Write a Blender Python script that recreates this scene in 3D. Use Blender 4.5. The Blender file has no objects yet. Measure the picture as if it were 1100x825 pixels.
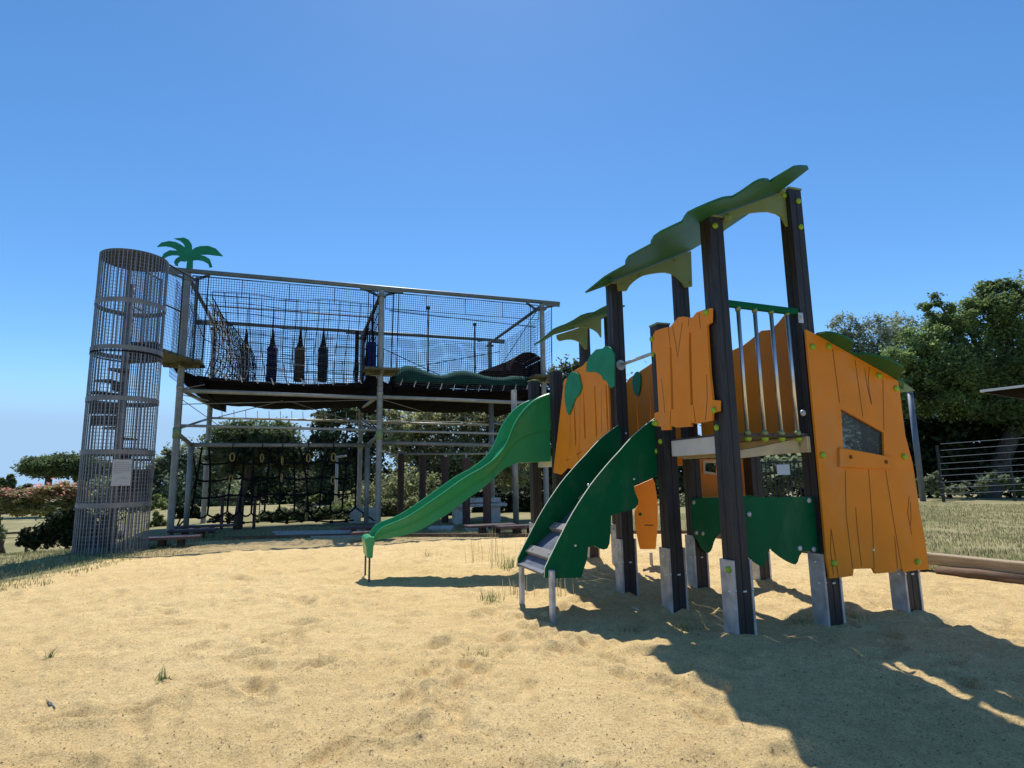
import bpy, bmesh, math, random
import numpy as np
from mathutils import Vector, Matrix
from mathutils.geometry import tessellate_polygon
random.seed(7)
rng = np.random.default_rng(11)
S = bpy.context.scene
COL = S.collection
R = math.radians

# ------------------------------------------------------------------ camera model (from measured vanishing points)
F, CX, CY, HC = 640.0, 550.0, 412.5, 1.2
PITCH, ROLL = math.atan(640.0 / 4100.0), -0.0171
cp, sp = math.cos(PITCH), math.sin(PITCH)
FWD = np.array([0, cp, sp]); UP0 = np.array([0, -sp, cp]); R0 = np.array([1.0, 0, 0])
RT = math.cos(ROLL) * R0 + math.sin(ROLL) * UP0
UP = -math.sin(ROLL) * R0 + math.cos(ROLL) * UP0
CAM = np.array([0, 0, HC])

def ray(x, y):
    return FWD + (x - CX) / F * RT - (y - CY) / F * UP

def G(x, y, z=0.0):
    d = ray(x, y); t = (z - HC) / d[2]
    return CAM + d * t

def atY(x, y, Y):
    d = ray(x, y)
    return CAM + d * (Y / d[1])

class Frame:
    """A place's own axes: origin on the ground, turned about the vertical."""
    def __init__(s, x, y, a):
        s.x, s.y, s.a = x, y, a
        s.c, s.s = math.cos(a), math.sin(a)
    def loc(s, P):
        dx, dy = P[0] - s.x, P[1] - s.y
        return np.array([dx * s.c + dy * s.s, -dx * s.s + dy * s.c, P[2]])
    def world(s, p):
        return np.array([s.x + p[0] * s.c - p[1] * s.s, s.y + p[0] * s.s + p[1] * s.c, p[2]])
    def on(s, x, y, n, c):
        o = s.loc(CAM); r = ray(x, y); d = s.loc(np.array([s.x, s.y, 0]) + r)
        n = np.array(n, float); t = (c - n @ o) / (n @ d)
        return o + t * d
    def U(s, x, y, c): return s.on(x, y, (1, 0, 0), c)
    def V(s, x, y, c): return s.on(x, y, (0, 1, 0), c)

PS = Frame(1.692, 4.732, 0.327); SU, SV = 0.862, 0.854
CS = Frame(-7.533, 13.351, 0.343); CA, CB = 4.466, 4.902

# ------------------------------------------------------------------ object helpers
def tag(o, label=None, cat=None, group=None, kind=None):
    if label: o['label'] = label
    if cat: o['category'] = cat
    if group: o['group'] = group
    if kind: o['kind'] = kind
    return o

def empty(name, loc=(0, 0, 0), rz=0.0, label=None, cat=None, group=None):
    o = bpy.data.objects.new(name, None); COL.objects.link(o)
    o.location = loc; o.rotation_euler = (0, 0, rz)
    return tag(o, label, cat, group)

def copy_tree(o, parent=None):
    c = o.copy(); COL.objects.link(c); c.parent = parent
    for ch in o.children:
        copy_tree(ch, c)
    return c

class MB:
    def __init__(s): s.v, s.f, s.m = [], [], []
    def add(s, verts, faces, mi=0):
        b = len(s.v); s.v += [tuple(map(float, p)) for p in verts]
        s.f += [tuple(b + i for i in f) for f in faces]; s.m += [mi] * len(faces)
    def box(s, c, d, rot=None, mi=0):
        hx, hy, hz = d[0] / 2, d[1] / 2, d[2] / 2
        pts = [Vector((x, y, z)) for x in (-hx, hx) for y in (-hy, hy) for z in (-hz, hz)]
        if rot is not None: pts = [rot @ p for p in pts]
        s.add([(p[0] + c[0], p[1] + c[1], p[2] + c[2]) for p in pts],
              [(0, 1, 3, 2), (4, 6, 7, 5), (0, 4, 5, 1), (2, 3, 7, 6), (0, 2, 6, 4), (1, 5, 7, 3)], mi)
    def bar(s, a, b, w, h, mi=0, up=(0, 0, 1)):
        a, b = Vector(a), Vector(b); d = b - a; L = d.length; d.normalize()
        upv = Vector(up)
        if abs(d.dot(upv)) > .98: upv = Vector((1, 0, 0))
        x = d.cross(upv).normalized(); z = x.cross(d).normalized()
        s.box((a + b) / 2, (w, L, h), Matrix((x, d, z)).transposed(), mi)
    def tube(s, path, r, n=8, mi=0, cap=True, flat=1.0):
        path = [Vector(p) for p in path]; rs = r if isinstance(r, (list, tuple)) else [r] * len(path)
        rings = []; prev = None
        for i, p in enumerate(path):
            t = (path[min(i + 1, len(path) - 1)] - path[max(i - 1, 0)]).normalized()
            if prev is None:
                up = Vector((0, 0, 1)) if abs(t.z) < .9 else Vector((1, 0, 0))
                x = t.cross(up).normalized()
            else:
                x = (prev - t * prev.dot(t)).normalized()
            prev = x; y = t.cross(x)
            rings.append([p + (x * math.cos(2 * math.pi * k / n) + y * math.sin(2 * math.pi * k / n) * flat) * rs[i] for k in range(n)])
        vs = [q for g in rings for q in g]; fs = []
        for i in range(len(rings) - 1):
            for k in range(n):
                a, b2 = i * n + k, i * n + (k + 1) % n
                fs.append((a, b2, b2 + n, a + n))
        if cap:
            fs.append(tuple(range(n))[::-1]); fs.append(tuple((len(rings) - 1) * n + k for k in range(n)))
        s.add(vs, fs, mi)
    def dome(s, pos, nrm, r, h=None, mi=0):
        nrm = Vector(nrm).normalized(); h = h or r * .75
        up = Vector((0, 0, 1)) if abs(nrm.z) < .9 else Vector((1, 0, 0))
        x = nrm.cross(up).normalized(); y = nrm.cross(x); pos = Vector(pos); n = 12
        prof = [(1, 0), (1, .35), (.86, .7), (.5, .95)]
        vs = []
        for a, b in prof:
            for k in range(n):
                t = 2 * math.pi * k / n
                vs.append(pos + (x * math.cos(t) + y * math.sin(t)) * r * a + nrm * h * b)
        vs.append(pos + nrm * h)
        fs = [(i * n + k, i * n + (k + 1) % n, (i + 1) * n + (k + 1) % n, (i + 1) * n + k) for i in range(3) for k in range(n)]
        fs += [(3 * n + k, 3 * n + (k + 1) % n, 4 * n) for k in range(n)]
        s.add(vs, fs, mi)
    def panel(s, outer, holes, frame, th, mi=0, mi_edge=None):
        """flat panel: outer/holes 2D loops; frame(a,b,t)->xyz, t from 0 to th"""
        loops = [list(outer)] + [list(h) for h in holes]
        tris = tessellate_polygon([[Vector((a, b, 0)) for a, b in l] for l in loops])
        flat = [p for l in loops for p in l]; n = len(flat)
        vs = [frame(a, b, 0) for a, b in flat] + [frame(a, b, th) for a, b in flat]
        fs = []
        for t in tris:
            fs.append(tuple(t)); fs.append(tuple(i + n for i in t)[::-1])
        s.add(vs, fs, mi)
        b0 = 0; vs2, fs2 = [], []
        for l in loops:
            m = len(l)
            for i in range(m):
                (a, b), (c, d) = l[i], l[(i + 1) % m]; q = len(vs2)
                vs2 += [frame(a, b, 0), frame(c, d, 0), frame(c, d, th), frame(a, b, th)]
                fs2.append((q, q + 1, q + 2, q + 3))
        s.add(vs2, fs2, mi if mi_edge is None else mi_edge)
    def build(s, name, mats, parent=None, smooth=False, bevel=0.0, weld=True):
        me = bpy.data.meshes.new(name); me.from_pydata(s.v, [], s.f)
        if not isinstance(mats, (list, tuple)): mats = [mats]
        for m in mats: me.materials.append(m)
        me.polygons.foreach_set('material_index', s.m)
        bm = bmesh.new(); bm.from_mesh(me)
        if weld: bmesh.ops.remove_doubles(bm, verts=bm.verts, dist=1e-5)
        bmesh.ops.recalc_face_normals(bm, faces=bm.faces); bm.to_mesh(me); bm.free()
        if smooth: me.polygons.foreach_set('use_smooth', [True] * len(me.polygons))
        me.update()
        o = bpy.data.objects.new(name, me); COL.objects.link(o)
        if parent: o.parent = parent
        if bevel:
            b = o.modifiers.new('bevel', 'BEVEL'); b.width = bevel; b.segments = 2; b.limit_method = 'ANGLE'; b.angle_limit = R(50)
        return o

def raw_mesh(name, V, Fq, mats, parent=None, smooth=False):
    """fast quad mesh from numpy arrays"""
    me = bpy.data.meshes.new(name); V = np.asarray(V, np.float32); Fq = np.asarray(Fq, np.int32); k = Fq.shape[1]
    me.vertices.add(len(V)); me.vertices.foreach_set('co', V.ravel())
    me.loops.add(Fq.size); me.loops.foreach_set('vertex_index', Fq.ravel())
    me.polygons.add(len(Fq)); me.polygons.foreach_set('loop_start', np.arange(0, Fq.size, k, dtype=np.int32))
    for m in (mats if isinstance(mats, (list, tuple)) else [mats]): me.materials.append(m)
    me.update(calc_edges=True); me.validate()
    if smooth: me.polygons.foreach_set('use_smooth', np.ones(len(me.polygons), bool))
    o = bpy.data.objects.new(name, me); COL.objects.link(o)
    if parent: o.parent = parent
    return o

# ------------------------------------------------------------------ materials
def mat(name, col, rough=.6, var=.12, scale=6.0, metal=0.0, spec=.5, bump=0.0, bscale=60.0, col2=None, stretch=None, detail=5, transl=0.0, island=0.0, fac_lo=.35, fac_hi=.65, scuff=0.0):
    m = bpy.data.materials.new(name); m.use_nodes = True; nt = m.node_tree; N = nt.nodes; L = nt.links
    b = N['Principled BSDF']; b.inputs['Roughness'].default_value = rough; b.inputs['Metallic'].default_value = metal
    b.inputs['Specular IOR Level'].default_value = spec
    tc = N.new('ShaderNodeTexCoord'); src = tc.outputs['Object']
    if stretch:
        mp = N.new('ShaderNodeMapping'); mp.inputs['Scale'].default_value = stretch; L.new(src, mp.inputs['Vector']); src = mp.outputs[0]
    nz = N.new('ShaderNodeTexNoise'); nz.inputs['Scale'].default_value = scale; nz.inputs['Detail'].default_value = detail
    L.new(src, nz.inputs['Vector'])
    rp = N.new('ShaderNodeMapRange'); rp.inputs['From Min'].default_value = fac_lo; rp.inputs['From Max'].default_value = fac_hi
    L.new(nz.outputs['Fac'], rp.inputs['Value'])
    mx = N.new('ShaderNodeMix'); mx.data_type = 'RGBA'
    c1 = col; c2 = col2 or tuple(min(1, c * (1 + 2 * var)) for c in col)
    if col2 is None: c1 = tuple(c * (1 - var) for c in col)
    mx.inputs['A'].default_value = (*c1, 1); mx.inputs['B'].default_value = (*c2, 1)
    L.new(rp.outputs[0], mx.inputs['Factor'])
    out = mx.outputs['Result']
    if island:
        gi = N.new('ShaderNodeNewGeometry'); hs = N.new('ShaderNodeHueSaturation')
        ml = N.new('ShaderNodeMapRange'); ml.inputs['To Min'].default_value = 1 - island; ml.inputs['To Max'].default_value = 1 + island
        L.new(gi.outputs['Random Per Island'], ml.inputs['Value']); L.new(ml.outputs[0], hs.inputs['Value'])
        L.new(out, hs.inputs['Color']); out = hs.outputs['Color']
    if scuff:
        for sc_, st_, lo_, hi_, cc in ((3.0, (1, 1, .5), .52, .72, (.45, .38, .27)), (26.0, (1, 1, .12), .66, .74, (.55, .50, .42))):
            mp2 = N.new('ShaderNodeMapping'); mp2.inputs['Scale'].default_value = st_; mp2.inputs['Rotation'].default_value = (.2, .3, .4); L.new(tc.outputs['Object'], mp2.inputs['Vector'])
            n2 = N.new('ShaderNodeTexNoise'); n2.inputs['Scale'].default_value = sc_; n2.inputs['Detail'].default_value = 7; n2.inputs['Roughness'].default_value = .7; L.new(mp2.outputs[0], n2.inputs['Vector'])
            r2 = N.new('ShaderNodeMapRange'); r2.inputs['From Min'].default_value = lo_; r2.inputs['From Max'].default_value = hi_; r2.inputs['To Max'].default_value = scuff; L.new(n2.outputs['Fac'], r2.inputs['Value'])
            m2 = N.new('ShaderNodeMix'); m2.data_type = 'RGBA'; L.new(r2.outputs[0], m2.inputs['Factor']); L.new(out, m2.inputs['A']); m2.inputs['B'].default_value = (*cc, 1); out = m2.outputs['Result']
    L.new(out, b.inputs['Base Color'])
    if bump:
        nb = N.new('ShaderNodeTexNoise'); nb.inputs['Scale'].default_value = bscale; nb.inputs['Detail'].default_value = 6
        L.new(src, nb.inputs['Vector'])
        bp = N.new('ShaderNodeBump'); bp.inputs['Strength'].default_value = bump; bp.inputs['Distance'].default_value = .02
        L.new(nb.outputs['Fac'], bp.inputs['Height']); L.new(bp.outputs[0], b.inputs['Normal'])
    if transl:
        tr = N.new('ShaderNodeBsdfTranslucent'); L.new(out, tr.inputs['Color'])
        ms = N.new('ShaderNodeMixShader'); ms.inputs[0].default_value = transl
        L.new(b.outputs[0], ms.inputs[1]); L.new(tr.outputs[0], ms.inputs[2]); L.new(ms.outputs[0], N['Material Output'].inputs['Surface'])
    return m

M = {}
M['orange'] = mat('orange_panel', (.72, .240, .012), .40, .03, 4, spec=.22, scuff=.20, bump=.04, bscale=220)
M['core'] = mat('panel_core', (.12, .05, .012), .7)
M['green'] = mat('deep_green_panel', (.0012, .105, .040), .45, .05, 5, spec=.10, scuff=.07, bump=.04, bscale=220)
M['sunlit_edge'] = mat('sunlit_panel_edge', (.55, .58, .42), .6)  # pale tone stands in for sun catching the board edges
M['leaf'] = mat('leaf_green_panel', (.006, .20, .085), .4, .08, 6, spec=.4)
M['slide'] = mat('slide_plastic', (.030, .30, .105), .34, .04, 3, spec=.4, scuff=.14, bump=.03, bscale=90)
M['roof'] = mat('roof_panel', (.018, .115, .042), .5, .06, 3, spec=.3)
M['olive'] = mat('bracket_panel', (.21, .27, .115), .5, .05, 4, spec=.3)
M['post'] = mat('dark_plank_post', (.018, .017, .020), .5, .3, 5, stretch=(14, 14, 1.2), bump=.25, bscale=14, col2=(.036, .033, .036), spec=.4)
M['groove'] = mat('groove', (.012, .011, .012), .8)
M['steel'] = mat('galvanised_steel', (.44, .45, .47), .52, .16, 9, metal=.55, bump=.06, bscale=40)
M['chrome'] = mat('stainless_steel', (.62, .62, .62), .32, .05, 4, metal=.9)
M['lime'] = mat('lime_bolt_cap', (.25, .42, .015), .4, .05, 4)
M['deck'] = mat('deck_board', (.06, .055, .05), .7, .2, 10)
M['beige'] = mat('beige_beam', (.50, .42, .26), .6, .08, 5)
M['paleb'] = mat('pale_beam', (.55, .54, .50), .6, .06, 5)
M['ramp'] = mat('ramp_board', (.10, .115, .15), .6, .15, 8, bump=.3, bscale=160)
M['batten'] = mat('batten_wood', (.22, .20, .18), .6, .2, 9, stretch=(2, 12, 12))
M['galv'] = mat('course_steel', (.25, .255, .23), .5, .12, 5, metal=.25, bump=.05)
M['galv_light'] = mat('course_rail', (.34, .34, .30), .45, .10, 5, metal=.3)
M['beam'] = mat('top_beam_shaded', (.13, .165, .165), .5, .1, 5, metal=.2)  # course steel darkened and cooled to carry the shade under the top beams
M['tint'] = mat('green_clamp', (.20, .28, .13), .5)
M['net'] = mat('black_net', (.010, .011, .022), .9, .2, 30, spec=.1)
M['rope'] = mat('black_rope', (.010, .010, .012), .9, .3, 40, spec=.1)
M['pale_rope'] = mat('pale_lashing', (.62, .60, .55), .8, .1, 30)
M['mat_dark'] = mat('dark_belting', (.007, .0062, .0075), .9, .3, 6, spec=.04)
M['tarp'] = mat('green_tarpaulin', (.004, .075, .055), .85, .15, 4, spec=.08)
M['barrel'] = mat('tunnel_staves', (.016, .012, .013), .9, .2, 5, spec=.05)
M['plat'] = mat('platform_board', (.085, .085, .045), .7, .25, 7)
M['cage'] = mat('cage_steel', (.20, .212, .235), .5, .12, 6, metal=.5)
M['cage_light'] = mat('cage_band', (.20, .20, .205), .55, .10, 6, metal=.4)
M['step'] = mat('dark_step', (.03, .03, .035), .7, .2, 6)
M['rust'] = mat('perforated_band', (.075, .065, .045), .7, .25, 9)
M['sign'] = mat('sign_white', (.42, .43, .45), .5, .04, 4)
M['ink'] = mat('sign_ink', (.16, .17, .20), .6)
M['ink_soft'] = mat('sign_picture', (.30, .34, .36), .6)
M['ring'] = mat('yellow_ring', (.40, .27, .075), .55, .12, 12)
M['navy'] = mat('navy_vinyl', (.008, .012, .07), .7, spec=.2)
M['blue'] = mat('blue_vinyl', (.008, .022, .17), .6, spec=.2)
M['teal'] = mat('teal_vinyl', (.004, .03, .036), .7, spec=.2)
M['dgreen'] = mat('bottle_green_vinyl', (.012, .035, .02), .5)
M['ochre'] = mat('ochre_vinyl', (.12, .065, .018), .7, spec=.2)
M['wood_red'] = mat('red_brown_timber', (.068, .034, .025), .7, .25, 4, stretch=(8, 8, 1), bump=.3, bscale=20)
M['seat'] = mat('red_brown_seat', (.085, .045, .042), .6, .2, 5, stretch=(1, 10, 1))
M['log'] = mat('old_sleeper', (.33, .24, .14), .85, .2, 4, stretch=(.6, 5, 5), bump=.5, bscale=30, col2=(.46, .36, .23))
M['log_dark'] = mat('rotten_log', (.14, .085, .05), .9, .3, 4, stretch=(.6, 5, 5), bump=.5, bscale=30)
M['stone'] = mat('pale_stone', (.50, .47, .42), .85, .12, 7, bump=.3)
M['concrete'] = mat('path_concrete', (.48, .44, .38), .9, .1, 4, bump=.2)
M['pole'] = mat('pole_paint', (.13, .155, .19), .5, .1, 4, metal=.2)
M['white'] = mat('white_fascia', (.74, .74, .72), .5, .04, 4)
M['soffit'] = mat('soffit_boards', (.014, .009, .008), .9, .2, 6, spec=.03)
M['wire'] = mat('fence_wire', (.34, .34, .33), .5, .05, 4)
M['iron'] = mat('black_iron', (.015, .015, .017), .5)
M['bark'] = mat('bark', (.085, .062, .045), .9, .3, 5, stretch=(5, 5, 1), bump=.6, bscale=12)
M['paper'] = mat('notice', (.62, .62, .68), .6, .03, 4)

def leafmat(name, c, tr=.38, isl=.45):
    return mat(name, c, .6, .3, .45, spec=.12, transl=tr, island=isl, detail=3)
M['oak'] = leafmat('oak_leaves', (.165, .225, .080), .5, .35)
M['pale'] = leafmat('poplar_leaves', (.235, .265, .165), .38)
M['pine'] = leafmat('pine_needles', (.115, .150, .062), .38)
M['darkleaf'] = leafmat('dark_leaves', (.095, .115, .055), .36)
M['olive_leaf'] = leafmat('holm_leaves', (.27, .28, .135), .48)
M['greyleaf'] = leafmat('grey_leaves', (.215, .25, .145), .46)
M['hedge'] = leafmat('hedge_shade_leaves', (.024, .036, .015), .15)  # near-black leaves for hedges and for painted canopy shade
M['shrub'] = leafmat('shrub_leaves', (.20, .235, .08), .42)
M['pink'] = leafmat('silk_blossom', (.55, .25, .20), .4)
M['bronze'] = leafmat('silk_leaves', (.27, .27, .12), .45)
M['grass'] = mat('grass_blades', (.20, .225, .085), .6, .3, 2.0, transl=.35, island=.45)
M['drygrass'] = mat('dry_blades', (.46, .39, .21), .7, .2, 3, transl=.35, island=.35)
M['weed'] = mat('weed_leaves', (.25, .28, .12), .6, .2, 5, transl=.55, island=.3)
M['debris'] = mat('dark_debris', (.075, .05, .028), .9, .3, 30, island=.6)

# sand
def sand_material():
    m = bpy.data.materials.new('dry_sand'); m.use_nodes = True; nt = m.node_tree; N = nt.nodes; L = nt.links
    b = N['Principled BSDF']; b.inputs['Roughness'].default_value = .95; b.inputs['Specular IOR Level'].default_value = .12
    tc = N.new('ShaderNodeTexCoord')
    def noise(s, d=6, r=.6):
        n = N.new('ShaderNodeTexNoise'); n.inputs['Scale'].default_value = s; n.inputs['Detail'].default_value = d; n.inputs['Roughness'].default_value = r
        L.new(tc.outputs['Object'], n.inputs['Vector']); return n.outputs['Fac']
    def rng_(v, a, b2, c=0, d=1):
        n = N.new('ShaderNodeMapRange'); n.inputs['From Min'].default_value = a; n.inputs['From Max'].default_value = b2
        n.inputs['To Min'].default_value = c; n.inputs['To Max'].default_value = d; L.new(v, n.inputs['Value']); return n.outputs[0]
    def mix(f, a, c):
        n = N.new('ShaderNodeMix'); n.data_type = 'RGBA'
        if isinstance(f, float): n.inputs['Factor'].default_value = f
        else: L.new(f, n.inputs['Factor'])
        for k, v in (('A', a), ('B', c)):
            if isinstance(v, tuple): n.inputs[k].default_value = (*v, 1)
            else: L.new(v, n.inputs[k])
        return n.outputs['Result']
    c = mix(rng_(noise(.55, 5), .35, .65), (.79, .565, .255), (.89, .665, .330))
    c = mix(rng_(noise(4.5, 8, .75), .44, .62, 0, .65), c, (.64, .445, .195))
    c = mix(rng_(noise(17, 6, .75), .50, .66, 0, .6), c, (.56, .375, .165))
    c = mix(rng_(noise(70, 5, .8), .50, .62, 0, .72), c, (.38, .245, .105))
    c = mix(rng_(noise(150, 3, .75), .54, .63, 0, .85), c, (.12, .08, .038))
    c = mix(rng_(noise(120, 4, .8), .54, .66, 0, .6), c, (.84, .69, .42))
    L.new(c, b.inputs['Base Color'])
    bp = N.new('ShaderNodeBump'); bp.inputs['Strength'].default_value = .8; bp.inputs['Distance'].default_value = .022
    L.new(noise(24, 9, .76), bp.inputs['Height'])
    bp2 = N.new('ShaderNodeBump'); bp2.inputs['Strength'].default_value = .8; bp2.inputs['Distance'].default_value = .009
    L.new(noise(95, 6, .8), bp2.inputs['Height']); L.new(bp.outputs[0], bp2.inputs['Normal'])
    L.new(bp2.outputs[0], b.inputs['Normal'])
    return m
M['sand'] = sand_material()

def lawn_material():
    m = mat('dry_lawn', (.20, .185, .085), .95, .2, .5, spec=.1, bump=.8, bscale=45, col2=(.33, .285, .15), detail=9, fac_lo=.36, fac_hi=.62)
    return m
M['lawn'] = lawn_material()

# ------------------------------------------------------------------ terrain
def _hash(ix, iy, seed):
    h = (ix * 374761393 + iy * 668265263 + seed * 974634777) & 0xffffffff
    h = ((h ^ (h >> 13)) * 1274126177) & 0xffffffff
    return (h ^ (h >> 16)) & 0xffffffff
def pnoise(x, y, seed=0):
    x = np.asarray(x, float); y = np.asarray(y, float)
    ix = np.floor(x).astype(np.int64); iy = np.floor(y).astype(np.int64); fx = x - ix; fy = y - iy
    u = fx * fx * fx * (fx * (fx * 6 - 15) + 10); v = fy * fy * fy * (fy * (fy * 6 - 15) + 10)
    def g(a, b, dx, dy):
        t = _hash(a, b, seed) / 4294967296.0 * 2 * np.pi
        return np.cos(t) * dx + np.sin(t) * dy
    a = g(ix, iy, fx, fy); b = g(ix + 1, iy, fx - 1, fy); c = g(ix, iy + 1, fx, fy - 1); d = g(ix + 1, iy + 1, fx - 1, fy - 1)
    return (a + (b - a) * u) * (1 - v) + (c + (d - c) * u) * v
def sstep(x, a, b):
    t = np.clip((np.asarray(x, float) - a) / (b - a), 0, 1); return t * t * (3 - 2 * t)

SAND = [(-6.05, 6.9), (-6.35, 7.6), (-6.40, 8.6), (-6.46, 9.66), (-6.40, 10.9), (-6.75, 12.3), (-6.2, 12.75), (-4.66, 12.95), (-3.07, 12.98), (-1.42, 12.62),
        (0.13, 12.3), (2.0, 12.7), (3.9, 12.4), (4.25, 10.0), (4.96, 7.40), (5.44, 6.50), (6.0, 5.2), (6.5, 3.0), (6.6, 0.0), (5.5, -2.5), (0, -3.5), (-5, -3), (-8.0, 0), (-8.2, 4.0), (-6.9, 6.2)]
def in_poly(x, y, poly):
    ins = np.zeros(np.shape(x), bool); n = len(poly)
    for i in range(n):
        x1, y1 = poly[i]; x2, y2 = poly[(i + 1) % n]
        if y1 == y2: continue
        c = ((y1 > y) != (y2 > y)) & (x < (x2 - x1) * (y - y1) / (y2 - y1) + x1); ins ^= c
    return ins
def edge_dist(x, y, poly):
    d = np.full(np.shape(x), 1e9)
    for i in range(len(poly)):
        ax, ay = poly[i]; bx, by = poly[(i + 1) % len(poly)]
        vx, vy = bx - ax, by - ay; t = np.clip(((x - ax) * vx + (y - ay) * vy) / (vx * vx + vy * vy), 0, 1)
        d = np.minimum(d, np.hypot(x - ax - t * vx, y - ay - t * vy))
    return d

def base_h(x, y):
    x = np.asarray(x, float); y = np.asarray(y, float)
    r = np.hypot(x, y); th = np.degrees(np.arctan2(x, y))
    w = sstep(-th, 30.5, 36) * sstep(180 + th, 60, 100)
    z = -w * (sstep(r, 13.2, 24) * 1.25)
    z = z - sstep(r, 24, 90) * 1.6 - sstep(r, 90, 600) * 6
    # lawn bank on the right, held by the timber edging
    z = z + sstep(x - (5.2 - .28 * (y - 7)) , .05, .45) * sstep(y, -2, 3) * (1 - sstep(r, 14, 40)) * .17
    return z
_pr = np.random.default_rng(5)
PRINTS = []
for _ in range(620):
    px, py = _pr.uniform(-6, 6), _pr.uniform(1.2, 12.3)
    PRINTS.append((px, py, _pr.uniform(0, np.pi), _pr.uniform(.05, .10), _pr.uniform(.10, .19), _pr.uniform(.010, .034)))
for sx, sy, ang, n in ((-3.5, 2.5, .6, 9), (-1, 2.2, 1.2, 12), (1.0, 3.2, 2.0, 8), (-4.5, 6, .2, 10), (-2, 8, 1.0, 10), (2.6, 3.0, 1.5, 8), (3.6, 5.0, 1.9, 8)):
    for k in range(n):
        d = .34 * k
        PRINTS.append((sx + d * math.cos(ang) + .07 * (-1) ** k * -math.sin(ang), sy + d * math.sin(ang) + .07 * (-1) ** k * math.cos(ang), ang - np.pi / 2, .055, .13, .034))
def sand_relief(x, y):
    z = .040 * pnoise(x * .55, y * .55, 1) + .022 * pnoise(x * 1.5, y * 1.5, 2) + .016 * pnoise(x * 3.4, y * 3.4, 3) + .007 * pnoise(x * 8, y * 8, 4)
    rid = 1 - np.abs(pnoise(x * 2.3 + 5, y * 2.8, 6)) * 2
    z = z + .007 * rid
    near = np.hypot(x, y) < 9
    pat = np.clip(.75 + 1.7 * pnoise(x * .8 + 9, y * .8, 60) + .8 * pnoise(x * 2.1, y * 2.1, 61), .2, 1.7)
    z = z + pat * .011 * pnoise(x * 6.1, y * 6.1, 14) + pat * np.where(near, .017 * pnoise(x * 11, y * 11, 5) + .010 * pnoise(x * 23, y * 23, 7), .018 * pnoise(x * 8, y * 7, 5))
    z = z - .018 * np.clip(pnoise(x * 2.7, y * 2.7, 41) - .22, 0, 1) / .4 - .022 * np.clip(pnoise(x * 5.2, y * 5.2, 42) - .3, 0, 1) / .4
    for lu, lv, rad in ((-2.36, 3.85, .5), (-1.16, 1.28, .45)):
        wx, wy, _ = PS.world((lu, lv, 0)); z = z * (1 - .85 * np.exp(-((x - wx) ** 2 + (y - wy) ** 2) / rad ** 2))
    # sand heaped against the posts, scooped out where children land and tread
    for i, (gu, gv) in enumerate(((0, 0), (1, 0), (0, 1), (0, 2), (1, 2), (1.94, 2), (2.02, .02), (0, 4), (0, 5), (1, 4), (1, 5))):
        wx, wy, _ = PS.world((gu * SU, gv * SV, 0)); d2 = (x - wx) ** 2 + (y - wy) ** 2
        z = z + .034 * np.exp(-d2 / .030) - .028 * np.exp(-(np.sqrt(d2) - .34) ** 2 / .018) * (.6 + .8 * pnoise(x * 3 + i, y * 3, 50))
    for lu, lv, rad, dep in ((-2.75, 3.85, .40, .03), (-1.55, 1.28, .34, .03), (.4, .4, .5, .04), (.4, 1.4, .5, .04)):
        wx, wy, _ = PS.world((lu, lv, 0)); z = z - dep * np.exp(-((x - wx) ** 2 + (y - wy) ** 2) / rad ** 2)
    for (px, py, a, w, l, dep) in PRINTS:
        sel = (np.abs(x - px) < .5) & (np.abs(y - py) < .5)
        if not sel.any(): continue
        dx = x[sel] - px; dy = y[sel] - py; c, s = math.cos(a), math.sin(a)
        q = ((dx * c + dy * s) / w) ** 2 + ((-dx * s + dy * c) / l) ** 2
        z[sel] += -dep * np.exp(-q ** 1.7) + dep * .55 * np.exp(-(np.sqrt(q) - 1.45) ** 2 * 6)
    return z
def ground_z(x, y):
    x = np.atleast_1d(np.asarray(x, float)); y = np.atleast_1d(np.asarray(y, float))
    z = base_h(x, y)
    ins = in_poly(x, y, SAND); d = edge_dist(x, y, SAND)
    soft = sstep(d, 0, .5)
    r = np.zeros_like(z)
    if ins.any():
        rel = sand_relief(x[ins].copy(), y[ins].copy()); r[ins] = rel * soft[ins]
    out = ~ins
    r[out] = (.03 * pnoise(x[out] * .5, y[out] * .5, 8) + .012 * pnoise(x[out] * 2.5, y[out] * 2.5, 9)) * soft[out]
    return z + r
def gz(x, y): return float(ground_z(x, y)[0])

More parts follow.
